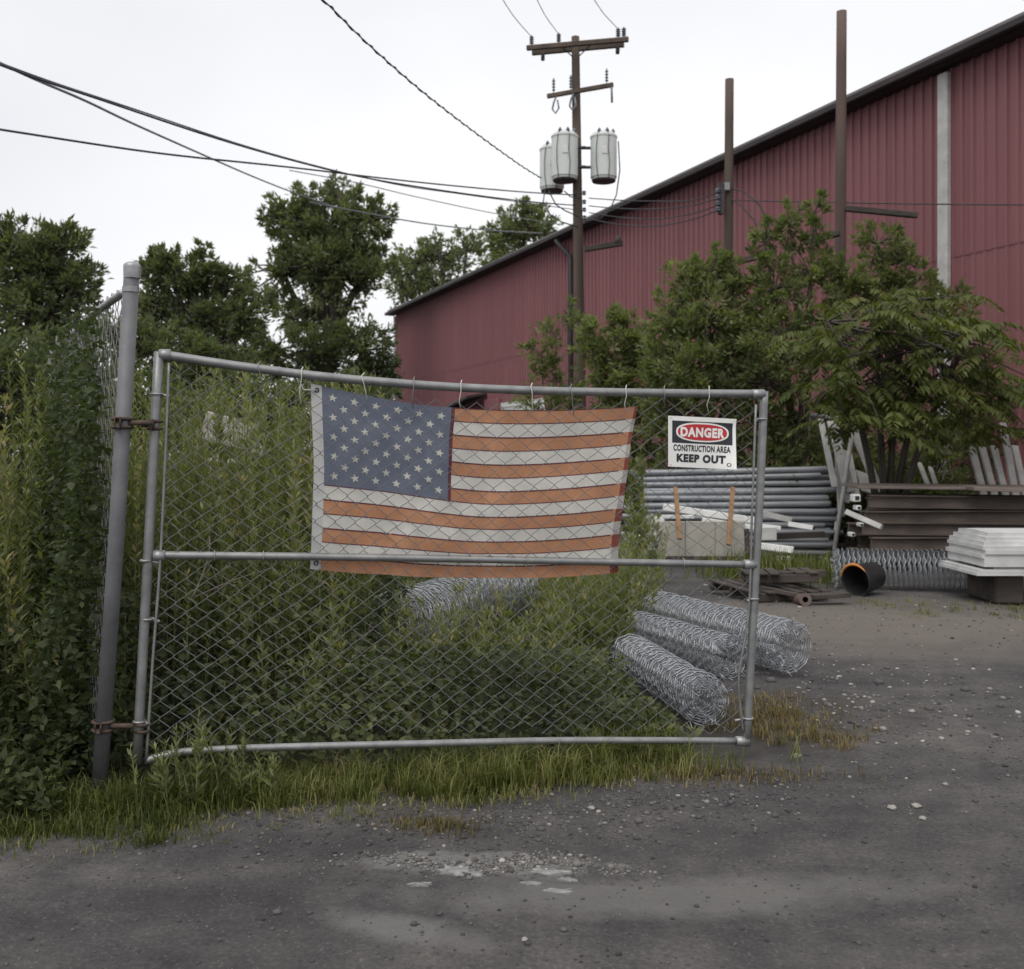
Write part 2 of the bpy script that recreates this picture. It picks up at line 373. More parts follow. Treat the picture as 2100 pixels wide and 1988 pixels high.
# ------------------------------------------------------------------ the red metal building
A0 = Vector((-6.03, 54.4, 0)); A1 = Vector((8.72, 18.56, 0))
WD = (A1 - A0).normalized(); WN = Vector((WD.y, -WD.x, 0))         # along the wall; outward normal
if WN.y > 0: WN = -WN
WH, WLEN = CAMH + 7.4, 46.0
def wall_s(px):                                                   # distance along the wall seen at column px
    k = (px - CX) / F                                            # x = k*y
    return (k * A0.y - A0.x) / (WD.x - k * WD.y)
def make_building():
    b = thing('metal_building', 'long faded red metal building with ribbed siding and a dark eave', 'building', A0)
    ang = math.atan2(WD.y, WD.x); b.rotation_euler = (0, 0, ang)  # local x along wall, local y outward?  outward = -y or +y
    sgn = 1.0 if (Matrix.Rotation(ang, 3, 'Z') @ Vector((0, 1, 0))).dot(WN) > 0 else -1.0
    # one ribbed sheet, 1 m wide
    prof = [(0, 0)]
    for k in range(4):
        c = .125 + .25 * k
        prof += [(c - .038, 0), (c - .024, .045), (c + .024, .045), (c + .038, 0)]
    prof.append((.998, 0))
    m = len(prof); tiers = []
    for z0, z1, off in ((0.0, 5.35, 0.0), (5.25, WH - .1, .012)):
        vs = [(x, sgn * (y + off), z0) for x, y in prof] + [(x, sgn * (y + off), z1) for x, y in prof]
        fs = [(i, i + 1, m + i + 1, m + i) for i in range(m - 1)]
        me = bpy.data.meshes.new('siding_sheet'); me.from_pydata(vs, [], fs); me.update(); me.materials.append(M['siding']); tiers.append(me)
    for i in range(int(WLEN)):
        for me in tiers: link('siding_sheet', me, M['siding'], b, (i, sgn * (.004 if i % 2 else 0), 0))
    MB().box((WLEN / 2, -sgn * 11, WH / 2), (WLEN - .1, 21.9, WH - .2)).build('body_wall', M['siding'], b)
    # roof: low gable with overhang
    ov = .35
    r = MB(); y0, y1 = sgn * ov, -sgn * 22.3
    yr = -sgn * 11
    vs = [(-.5, y0, WH), (WLEN + .5, y0, WH), (WLEN + .5, yr, WH + 1.4), (-.5, yr, WH + 1.4), (-.5, y1, WH), (WLEN + .5, y1, WH)]
    vs += [(x, y, z + .12) for x, y, z in vs]
    r.add(vs, [(0, 1, 2, 3), (3, 2, 5, 4), (6, 9, 8, 7), (9, 10, 11, 8), (0, 6, 7, 1), (4, 5, 11, 10), (0, 3, 9, 6), (3, 4, 10, 9), (1, 7, 8, 2), (2, 8, 11, 5)])
    ro = r.build('roof', M['roof'], b)
    MB().box((WLEN / 2, sgn * (ov + .07), WH - .06), (WLEN + 1.1, .14, .14), bev=.02).build('gutter', M['trim_dark'], b)
    MB().box((WLEN / 2, sgn * ov / 2, WH - .12), (WLEN + .9, ov - .02, .05)).build('soffit', M['trim_dark'], b)
    MB().box((-.09, sgn * .03, (WH - .2) / 2), (.16, .16, WH - .2), bev=.01).build('corner_trim', M['trim_white'], b)
    # wide pale down-pipe on the right, slim dark one beside the utility pole
    s = wall_s(1946); MB().box((s, sgn * .12, (WH - .2) / 2), (.25, .14, WH - .25), bev=.03).build('downpipe', M['grey_vinyl'], b)
    s = wall_s(1176); d = MB(); d.tube([(s - .5, sgn * .42, WH - .2), (s - .25, sgn * .25, WH - .55), (s, sgn * .12, WH - .8), (s, sgn * .12, .1)], .075, 8)
    d.build('downpipe', M['dark_metal'], b, True)
    # doors low on the wall
    def face(px0, px1, z0, z1, name, mat, off=.06, th=.06):
        sA, sB = wall_s(px0), wall_s(px1)
        return MB().box(((sA + sB) / 2, sgn * off, (z0 + z1) / 2), (abs(sB - sA), th, z1 - z0), bev=.01).build(name, mat, b)
    face(1031, 1122, 0, 3.55, 'roller_door', M['door_white'])
    for k in range(7): 
        sA, sB = wall_s(1031), wall_s(1122); MB().box(((sA + sB) / 2, sgn * .1, .4 + k * .5), (abs(sB - sA) - .05, .03, .04)).build('door_rib', M['trim_white'], b)
    face(1000, 1029, 0, 3.75, 'door_post', M['siding'], .09, .12)
    face(925, 998, 0, 3.45, 'opening_shade_panel', M['dark_metal'], .05, .05)  # flat dark panel stands in for the shade inside the opening
    sA, sB = wall_s(915), wall_s(1001)
    cn = MB(); zA, zB = 3.35, 3.95
    cn.add([(sA, sgn * .05, zA), (sB, sgn * .05, zB), (sB, sgn * .9, zB - .15), (sA, sgn * .9, zA - .15), (sA, sgn * .05, zA + .1), (sB, sgn * .05, zB + .1), (sB, sgn * .9, zB - .05), (sA, sgn * .9, zA - .05)],
           [(0, 3, 2, 1), (4, 5, 6, 7), (0, 4, 7, 3), (1, 2, 6, 5), (2, 3, 7, 6), (0, 1, 5, 4)])
    cn.build('canopy', M['trim_dark'], b)
make_building()

# ------------------------------------------------------------------ utility pole and bare poles
def arr(p0, p1, n): return [Vector(p0).lerp(Vector(p1), i / (n - 1)) for i in range(n)]
PZ = 25.0
def beam(p0, p1, h, t, name, mat, parent):
    p0, p1 = Vector(p0), Vector(p1); d = (p1 - p0); L = d.length; x = d.normalized(); y = Vector((0, 0, 1)).cross(x).normalized(); z = x.cross(y)
    Mx = Matrix((x, y, z)).transposed()
    return MB().box((p0 + p1) / 2, (L, t, h), Mx, min(h, t) * .12).build(name, mat, parent)
def insulator(p, h, r, parent, name='insulator', mat=None):
    prof = []
    for k in range(4):
        z = h * (.15 + .2 * k); prof += [(r * .5, z), (r, z + h * .04), (r * .55, z + h * .12)]
    prof = [(r * .25, 0), (r * .25, h * .15)] + prof + [(r * .3, h)]
    return MB().lathe(prof, 8, Matrix.Translation(p)).build(name, mat or M['porcelain'], parent, True)
def utility_pole():
    base = at(1193, HY + CAMH * F / PZ, PZ); top = at(1180, 76, PZ)
    t = thing('utility_pole', 'tall wooden utility pole carrying crossarms and three grey transformers', 'utility pole', base)
    L = lambda p: local(t, p)
    pts = arr(base, top, 14); MB().tube([L(p) for p in pts], [.15 - .055 * i / 13 for i in range(14)], 10).build('pole', M['pole_wood'], t, True)
    pc = lambda y: base.lerp(top, (base.z - at(0, y, PZ).z) / (base.z - top.z))
    # double top crossarm, front and back of the pole
    aF0, aF1 = at(1080, 99, PZ - .05), at(1289, 81, PZ - .62); aB0, aB1 = at(1091, 109, PZ + .22), at(1280, 92, PZ - .25)
    beam(L(aF0), L(aF1), .115, .09, 'crossarm', M['pole_wood'], t); beam(L(aB0), L(aB1), .115, .09, 'crossarm', M['pole_wood'], t)
    for f, s_ in ((.05, 1), (.32, 1), (.90, 1), (.955, 1)):
        p = aF0.lerp(aF1, f); insulator(L(p + Vector((0, 0, .055))), .24, .06, t)
    for f in (.12, .93): 
        p = aB0.lerp(aB1, f); MB().box(L(p - Vector((0, 0, .12))), (.09, .12, .16), bev=.015).build('arm_bolt_plate', M['dark_metal'], t)
    for f in (.33, .66):
        MB().tube([L(aF0.lerp(aF1, f)), L(pc(122))], .014, 5).build('arm_brace', M['dark_metal'], t)
    # lower fuse arm
    b0, b1 = at(1122, 198, PZ - .1), at(1258, 174, PZ - .45)
    beam(L(b0), L(b1), .10, .09, 'fuse_arm', M['pole_wood'], t)
    for f, dn in ((.10, 1), (.36, 1), (.90, 0)):
        p = b0.lerp(b1, f)
        insulator(L(p + Vector((0, 0, .05))), .36, .045, t, 'arrester')
        q = p + Vector((.06, -.05, -.05))
        if dn:
            MB().tube([L(q), L(q + Vector((-.06, 0, -.14))), L(q + Vector((-.09, 0, -.30))), L(q + Vector((-.02, 0, -.40))), L(q + Vector((.06, 0, -.28))), L(q + Vector((.03, 0, -.08)))], .022, 6).build('fuse_cutout', M['porcelain'], t, True)
        else:
            MB().tube([L(q + Vector((.05, 0, .02))), L(q + Vector((.06, 0, -.36)))], .026, 6).build('fuse_cutout', M['porcelain'], t, True)
    # three transformers
    def transformer(px, ytop, ybot, dz, wpx, tilt=0.0):
        Y = PZ + dz; p0 = at(px, ybot, Y); p1 = at(px, ytop, Y); r = wpx * Y / F / 2; h = (p1 - p0).length
        tk = empty('transformer', L(p0)); tk.parent = t
        MB().lathe([(r * .90, 0), (r * .94, .03), (r * .94, .05), (r, .06), (r, h * .86), (r * 1.04, h * .865), (r * 1.04, h * .90), (r * .98, h * .91), (r * .82, h * .97), (r * .3, h)], 20).build('tank', M['transformer'], tk, True)
        MB().lathe([(r * .88, 0), (r * .92, .035)], 20, Matrix.Translation((0, 0, -.04))).build('base_ring', M['dark_metal'], tk)
        for a in (-.5, .25, 1.0):
            q = -math.pi / 2 + a
            MB().lathe([(.03, 0), (.05, .03), (.03, .06), (.05, .09), (.03, .12), (.015, .15)], 8, Matrix.Translation((r * .8 * math.cos(q), r * .8 * math.sin(q), h * .90))).build('bushing', M['porcelain'], tk, True)
        MB().box((0, -r * 1.0, h * .55), (.12, .02, .16), bev=.005).build('name_plate', M['trim_white'], tk)
        for z in (.28, .68):
            MB().box((r * 1.15 if px < 1185 else -r * 1.25, .05, h * z), (r * .9, .07, .06), bev=.01).build('mounting_lug', M['dark_metal'], tk)
        for a0 in (-.55, .3):
            q = -math.pi / 2 + a0; x, y = r * 1.06 * math.cos(q), r * 1.06 * math.sin(q)
            MB().tube([(x * .8, y * .8, h * .98), (x, y, h * .86), (x * 1.05 - .02, y, h * .6), (x * 1.02 + .04 * a0, y, h * .3), (x * .9, y, -.05)], .009, 5).build('lead_wire', M['cable'], tk, True)
    transformer(1132, 297, 391, .40, 50); transformer(1158, 270, 369, -.35, 54); transformer(1238, 271, 370, -.15, 54)
    # drooping secondary leads
    for pl in ([(1117, 390), (1114, 415), (1128, 440), (1150, 455), (1185, 466)], [(1125, 392), (1140, 420), (1160, 433), (1188, 445)], [(1268, 290), (1271, 350), (1264, 400), (1250, 432), (1232, 448), (1200, 455)], [(1157, 392), (1170, 404), (1192, 408)]):
        MB().tube([L(at(x, y, PZ - .3)) for x, y in pl], .016, 5).build('lead_wire', M['cable'], t, True)
    for y in (398, 416, 432, 448):
        MB().lathe([(.03, -.05), (.05, -.03), (.035, 0), (.05, .03), (.03, .05)], 8, Matrix.Translation(L(pc(y) + Vector((.155, -.08, 0))))).build('spool', M['porcelain'], t, True)
    beam(L(at(1200, 511, PZ - .12)), L(at(1276, 499, PZ - .5)), .13, .11, 'side_arm', M['dark_wood'], t)
    MB().lathe([(.04, 0), (.07, .05), (.06, .14), (.03, .18)], 8, Matrix.Translation(L(at(1268, 500, PZ - .48)))).build('arm_end_cap', M['dark_metal'], t, True)
    return t, pc
UP, pole_c = utility_pole()

def bare_pole(x, ytop, Y, r, label, mat, arms, xb=None):
    base = at(xb or x, HY + CAMH * F / Y, Y); top = at(x, ytop, Y)
    t = thing('bare_pole', label, 'pole', base, 'bare poles beside the building')
    MB().tube([local(t, p) for p in arr(base, top, 12)], [r * (1.08 - .16 * i / 11) for i in range(12)], 10).build('pole', mat, t, True)
    for (p0, p1, h) in arms:
        beam(local(t, at(*p0, Y - .12)), local(t, at(*p1, Y - .4)), h, .1, 'arm', M['dark_wood'], t)
    return t
PA, PB = 20.5, 18.2
poleA = bare_pole(1496, 163, PA, .093, 'thinner bare pole where the sagging service cables end', M['pole_wood'], [((1500, 540), (1592, 518), .11)], 1490)
poleB = bare_pole(1726, 24, PB, .098, 'tallest bare reddish pole rising out of the bushes', M['pole_red'], [((1735, 428), (1882, 442), .10), ((1650, 498), (1722, 478), .10)], 1720)
rk = MB(); rk.box(local(poleA, at(1478, 408, PA - .12)), (.10, .10, .62), bev=.01); rk.build('cable_rack', M['dark_metal'], poleA)
for y in (392, 405, 418, 430): MB().lathe([(.04, -.04), (.06, -.02), (.04, 0), (.06, .02), (.04, .04)], 8, Matrix.Translation(local(poleA, at(1472, y, PA - .18)))).build('spool', M['porcelain'], poleA, True)
MB().box(local(poleA, at(1491, 383, PA - .12)), (.11, .06, .16), bev=.01).build('number_plate', M['galv'], poleA)

def wire_px(label, pts, z0, z1, r, mat, cat='cable', group=None, name='overhead_cable', disp=True, twist=False):
    if disp: pts = [d2n(p) for p in pts]
    x0, x1 = pts[0][0], pts[-1][0]
    # smooth through the points (Catmull-Rom), depth follows a straight line in plan
    P = []
    for i in range(len(pts) - 1):
        p0, p1, p2, p3 = [Vector((*pts[max(0, min(len(pts) - 1, j))], 0)) for j in (i - 1, i, i + 1, i + 2)]
        for k in range(6):
            s = k / 6
            P.append(.5 * ((2 * p1) + (p2 - p0) * s + (2 * p0 - 5 * p1 + 4 * p2 - p3) * s * s + (3 * p1 - p0 - 3 * p2 + p3) * s ** 3))
    P.append(Vector((*pts[-1], 0)))
    Q = []
    for p in P:
        f = (p.x - x0) / (x1 - x0); iz = (1 / z0) * (1 - f) + (1 / z1) * f; Q.append(at(p.x, p.y, 1 / iz))
    o = MB().tube(Q, r, 5)
    if twist:
        D = []
        acc = 0.0
        for i in range(len(Q) - 1):
            seg = Q[i + 1] - Q[i]; n = max(2, int(seg.length / .08))
            for k in range(n):
                acc += seg.length / n; p = Q[i].lerp(Q[i + 1], k / n); a = acc * 14
                D.append(p + Vector((math.cos(a), 0, math.sin(a))) * r * 1.6)
        o.tube(D, r * .8, 4)
    return tag(o.build(name, mat, None, True), label, cat, group)
GW = 'overhead cables'
wire_px('twisted service cable crossing the open sky down to the left transformer', [(612, -10), (640, 14), (700, 74), (800, 163), (900, 242), (1000, 315), (1048, 345)], 13, PZ - .3, .011, M['cable'], group=GW, twist=True)
wire_px('upper thick cable sagging from the top left towards the utility pole', [(-80, 95), (60, 148), (200, 195), (400, 262), (560, 309), (700, 343), (850, 368), (1000, 388), (1114, 398)], 11, PZ, .014, M['cable'], group=GW)
wire_px('lower thick cable running nearly straight from the left edge to the utility pole', [(-80, 238), (45, 258), (300, 296), (560, 324), (800, 352), (1000, 371), (1118, 378)], 12, PZ, .015, M['cable'], group=GW)
wire_px('pale thin cable just above the upper thick cable', [(-80, 92), (90, 155), (250, 208), (450, 275), (600, 318), (760, 356), (900, 377), (1112, 406)], 11.3, PZ, .010, M['cable_pale'], group=GW)
wire_px('steep cable crossing behind the thick ones and ending in the tall tree', [(-80, 85), (60, 150), (160, 193), (250, 236), (330, 272), (400, 303), (480, 338), (560, 370), (640, 398)], 14, 44, .024, M['cable_pale'], group=GW)
wire_px('thin far cable right of the tall tree crown', [(600, 392), (780, 426), (880, 440), (960, 447), (1050, 452)], 40, 52, .03, M['cable_pale'], group=GW)
wire_px('faint far cable above the smaller trees', [(560, 330), (690, 354), (800, 380), (950, 412), (1090, 436)], 34, 44, .018, M['cable_pale'], group=GW)
for (a, b_, lab) in (((966, -12), (1028, 71), 'left power line leaving the crossarm through the top edge'), ((1034, -12), (1081, 66), 'middle power line leaving the crossarm through the top edge'), ((1143, -12), (1196, 56), 'right power line leaving the crossarm through the top edge')):
    m = ((a[0] + b_[0]) / 2 - 3, (a[1] + b_[1]) / 2 + 2)
    wire_px(lab, [a, m, b_], 21, PZ - .2, .009, M['cable_pale'], group=GW)
for (pts, lab) in (([(1140, 384), (1200, 388), (1270, 390), (1340, 388), (1393, 371)], 'topmost cable strung between the utility pole and the thinner bare pole'),
                   ([(1140, 399), (1200, 404), (1270, 405), (1340, 398), (1390, 384)], 'second cable from the top between the utility pole and the bare pole'),
                   ([(1140, 412), (1200, 421), (1270, 424), (1340, 414), (1390, 397)], 'third cable from the top between the utility pole and the bare pole'),
                   ([(1140, 424), (1200, 435), (1270, 438), (1340, 425), (1390, 407)], 'lowest sagging cable between the utility pole and the bare pole')):
    wire_px(lab, pts, PZ - .1, PA - .2, .013, M['cable'], group=GW)
wire_px('level cable running right from the thinner bare pole across the red wall', [(1412, 388), (1550, 391), (1700, 394), (1850, 396), (2020, 397)], PA, 16.5, .012, M['cable'], group=GW)
wire_px('cable arching down from the bare pole into the bush', [(1416, 366), (1440, 372), (1468, 396), (1484, 425), (1496, 462)], PA - .1, PA - .6, .014, M['cable'], group=GW)
wire_px('cable slanting down from the bare pole rack to its side arm', [(1416, 385), (1440, 405), (1462, 432), (1478, 466), (1486, 492)], PA - .1, PA - .5, .014, M['cable'], group=GW)

# ------------------------------------------------------------------ trees and shrubs
def sprays(lobes, Y, nclump, nleaf, leafL, seed, depth=.8, clump=.34, elong=1.6, down=0.0, var_b=.0):
    rng = np.random.default_rng(seed); k = Y / F
    C = [at(px, py, Y + dz) for px, py, rx, ry, dz in lobes]; RX = [l[2] * k for l in lobes]; RY = [l[3] * k for l in lobes]
    wts = np.array([a * b for a, b in zip(RX, RY)]); wts = wts / wts.sum()
    cl_pts = []; Vs = []
    for j, (c, a, b) in enumerate(zip(C, RX, RY)):
        n = max(5, int(round(nclump * 1.25 * wts[j])))
        u = norm(rng.normal(size=(n, 3))); rad = rng.uniform(.12, 1.0, n) ** .5
        pos = np.array(c) + u * rad[:, None] * np.array([a, (a + b) / 2 * depth, b])
        rr = min(a, b) * clump * .62 * rng.uniform(.5, 1.5, n)
        out = norm(u * np.array([1, 1, .7]) + np.array([0, 0, .55 - down]) + rng.normal(size=(n, 3)) * .25)
        cl_pts.append((j, pos, rr, out))
        for i in range(n):
            m = int(nleaf * .62 * rng.uniform(.5, 1.5))
            t = rng.uniform(-.5, 1, m); q = rng.normal(size=(m, 3)) * (.55 * np.clip(1.05 - .75 * t, .2, 1.2))[:, None]
            p = pos[i] + (out[i] * (t * elong)[:, None] + q) * rr[i]
            d = norm(out[i] * .9 + q * .9 + rng.normal(size=(m, 3)) * .55 - np.array([0, 0, down]))
            L = leafL * .8 * rng.uniform(.6, 1.35, m)
            tone = np.clip(rng.normal(.53, .15) + rng.normal(0, .16, m) + var_b, 0, 1)
            Vs.append(leaf_arrays(p, d, L, L * rng.uniform(.24, .46, m), tone))
    return cl_pts, C, merge(Vs)
def tree(name, label, cat, base_px, Y, lobes, nclump, nleaf, leafL, mat, trunk_r, seed, group=None, depth=.8, clump=.34, elong=1.6, down=0.0, var_b=0.0, stems=1):
    bx = (base_px - CX) / F * Y; base = Vector((bx, Y, 0)); t = thing(name, label, cat, base, group)
    if stems > 1:        # bushes keep leaves right down to the ground
        gy = HY + CAMH * F / Y; low = max(l[1] + l[3] for l in lobes); hh = max(20, (gy - low) / 2 + 15)
        xs = [l[0] for l in lobes]; w_ = max(40, (max(xs) - min(xs)) / 5)
        lobes = lobes + [(min(xs) + (max(xs) - min(xs)) * f, gy - hh, w_, hh, 0) for f in (.1, .37, .63, .9)]
        nclump = int(nclump * 1.5)
    clp, C, (V, Fc, A) = sprays(lobes, Y, nclump, nleaf, leafL, seed, depth, clump, elong, down, var_b)
    V = V - np.array(base); V[:, 2] = np.maximum(V[:, 2], .02)
    link('crown', np_mesh('crown', V, Fc, A), mat, t)
    rng = random.Random(seed); tr = MB()
    top = max(C, key=lambda c: c.z)
    for s in range(stems):
        off = Vector((rng.uniform(-.3, .3), rng.uniform(-.2, .2), 0)) * (stems > 1)
        tgt = C[s % len(C)] if stems > 1 else top
        pts = [base + off]; n = 6
        for i in range(1, n + 1):
            f = i / n; p = (base + off).lerp(tgt, f); p += Vector((rng.uniform(-1, 1), rng.uniform(-1, 1), 0)) * trunk_r * (1.2 if i < n else 0); pts.append(p)
        tr.tube([p - base for p in pts], [trunk_r * (1 - .78 * i / n) for i in range(n + 1)], 7)
    mainp = [base.lerp(top, f) for f in (.35, .5, .65)]
    for j, pos, rr, out in clp:
        c = C[j]; s0 = mainp[j % 3]; mid = s0.lerp(c, .55) + Vector((0, 0, .08 * (c - s0).length))
        if (c - top).length > .01 and stems == 1: tr.tube([p - base for p in (s0, mid, c)], [trunk_r * .5, trunk_r * .36, trunk_r * .22], 5)
        for p in pos:
            p = Vector(p); mm = c.lerp(p, .5) + Vector((rng.uniform(-.1, .1), rng.uniform(-.1, .1), rng.uniform(-.05, .15))) * (p - c).length
            tr.tube([q - base for q in (c.lerp(p, .08), mm, p)], [trunk_r * .2, trunk_r * .13, trunk_r * .05], 4, False)
    for i, vv in enumerate(tr.v):
        if vv[2] < -.05: tr.v[i] = (vv[0], vv[1], -.05)
    tr.build('trunk', M['bark'], t, True)
    return t
GT = 'trees behind the yard'
# big tree left of the building
tree('broadleaf_tree', 'tallest broadleaf tree, rounded crown against the sky left of the building', 'tree', 655, 46, [(672, 470, 85, 75, 0), (590, 455, 62, 45, .5), (755, 450, 55, 45, 0), (700, 410, 38, 40, 0), (620, 415, 35, 38, 0), (690, 560, 110, 70, -.5), (580, 560, 70, 50, .5), (760, 545, 55, 60, .5), (640, 640, 90, 50, .5)], 330, 80, .34, G_FAR, .42, 21, GT, clump=.30, elong=1.7)
tree('broadleaf_tree', 'small far tree just right of the tallest crown', 'tree', 855, 58, [(850, 545, 45, 48, 0), (905, 530, 42, 45, 0), (955, 515, 38, 40, .5), (830, 600, 40, 45, 0), (900, 590, 55, 40, 0)], 130, 60, .36, G_FAR, .3, 22, GT, clump=.34, var_b=.12)
tree('broadleaf_tree', 'far tree whose crown rises over the roof line behind the utility pole', 'tree', 1065, 62, [(1065, 470, 55, 42, 0), (1100, 465, 45, 38, 0), (1030, 495, 40, 40, 0), (1080, 440, 30, 28, 0), (1040, 540, 60, 50, 0)], 130, 60, .38, G_FAR, .35, 23, GT, clump=.34, var_b=.18)
tree('broadleaf_tree', 'dark spiky topped tree between the hinge post and the tall tree', 'tree', 400, 34, [(390, 570, 70, 45, 0), (330, 560, 50, 45, 0), (450, 590, 60, 45, .4), (415, 525, 16, 30, 0), (340, 530, 28, 28, 0), (400, 660, 110, 60, 0), (310, 650, 50, 60, 0), (500, 650, 60, 55, 0)], 240, 80, .26, G_FAR, .28, 24, GT, clump=.32, var_b=-.06)
tree('broadleaf_tree', 'leftmost dark tree at the edge of the picture', 'tree', 90, 26, [(110, 520, 75, 60, 0), (60, 560, 80, 70, 0), (150, 590, 60, 60, 0), (20, 500, 60, 50, 0), (90, 660, 110, 80, 0), (130, 480, 30, 30, 0)], 220, 80, .22, G_FAR, .25, 25, GT, clump=.32, var_b=-.12)
tree('broadleaf_tree', 'low dense dark tree under the tall one at the building corner', 'tree', 700, 40, [(740, 720, 70, 60, 0), (650, 720, 80, 50, 0), (560, 720, 70, 50, 0), (780, 780, 40, 60, 0), (690, 800, 110, 50, 0), (480, 730, 60, 50, 0)], 220, 80, .28, G_FAR, .25, 26, GT, clump=.36, var_b=-.2)
tree('broadleaf_tree', 'brownish green tree right behind the hinge post', 'tree', 330, 22, [(330, 720, 80, 50, 0), (420, 730, 70, 45, 0), (250, 700, 60, 60, 0), (480, 790, 70, 60, 0), (360, 800, 100, 60, 0)], 200, 70, .17, G_FAR, .16, 27, GT, clump=.34, var_b=-.05)
tree('shrub', 'low dark hedge growth behind the weeds left of the hinge post', 'shrub', 120, 15, [(30, 800, 130, 110, 0), (170, 820, 120, 100, 0), (280, 850, 110, 90, 0), (100, 900, 180, 60, 0), (-60, 780, 110, 120, 0)], 420, 80, .12, G_FAR, .05, 28, GT, clump=.36, stems=5, var_b=-.18)
tree('shrub', 'low dark hedge growth behind the weeds between hinge post and flag', 'shrub', 480, 17, [(400, 860, 110, 70, 0), (520, 860, 110, 80, 0), (640, 870, 110, 70, 0), (740, 850, 90, 80, 0), (500, 910, 200, 50, 0), (800, 900, 120, 50, 0)], 460, 80, .13, G_FAR, .05, 29, GT, clump=.36, stems=5, var_b=-.18)
# shrubs in front of the building
GB = 'bushes in front of the building'
tree('shrub', 'thin sprawling shrub just left of the utility pole foot', 'shrub', 1150, 22.5, [(1140, 690, 42, 50, 0), (1110, 730, 40, 45, 0), (1165, 640, 22, 40, 0), (1140, 780, 60, 50, 0), (1120, 850, 70, 70, 0)], 105, 42, .17, G_BUSH, .04, 31, GB, clump=.30, elong=2.2, stems=4)
tree('shrub', 'bright green bush directly right of the utility pole', 'shrub', 1265, 20, [(1250, 730, 48, 50, 0), (1290, 690, 45, 50, 0), (1270, 650, 22, 30, 0), (1240, 790, 50, 50, 0), (1300, 800, 60, 60, 0), (1270, 880, 80, 60, 0), (1215, 700, 32, 45, 0), (1330, 720, 40, 60, 0)], 230, 66, .16, G_BUSH, .05, 32, GB, clump=.30, elong=1.8, stems=4, var_b=.16)
tree('shrub', 'wide bush under the thinner bare pole', 'shrub', 1430, 17.5, [(1410, 590, 55, 50, 0), (1460, 560, 50, 40, 0), (1380, 650, 50, 55, 0), (1450, 660, 80, 65, -.3), (1520, 590, 50, 50, 0), (1420, 760, 90, 60, -.4), (1400, 850, 90, 60, -.3), (1500, 760, 70, 70, 0), (1360, 740, 50, 60, 0), (1530, 680, 60, 60, 0)], 290, 76, .145, G_BUSH, .06, 33, GB, clump=.28, elong=1.8, stems=5)
tree('shrub', 'tallest bush, loose top around the foot of the reddish pole', 'shrub', 1640, 17, [(1570, 500, 32, 60, 0), (1620, 470, 30, 55, 0), (1670, 440, 22, 70, 0), (1590, 590, 60, 60, 0), (1660, 560, 55, 60, 0), (1800, 500, 45, 55, 0), (1850, 540, 40, 60, 0), (1740, 590, 65, 60, 0), (1600, 690, 80, 70, -.3), (1720, 690, 90, 60, -.3), (1580, 790, 80, 60, -.3), (1560, 860, 80, 50, 0), (1790, 600, 70, 50, 0), (1880, 610, 60, 50, 0), (1950, 660, 60, 60, 0)], 420, 60, .14, G_BUSH, .06, 34, GB, clump=.30, elong=2.0, stems=6, var_b=-.04)
tree('shrub', 'dark low growth in the shade behind the stacked material', 'shrub', 1500, 18.6, [(1400, 900, 110, 50, 0), (1560, 900, 110, 60, 0), (1720, 880, 110, 60, 0), (1880, 880, 110, 70, 0), (2020, 870, 90, 80, 0), (1830, 800, 110, 60, 0)], 260, 60, .14, G_VINE, .04, 35, GB, clump=.34, stems=6, var_b=-.12)

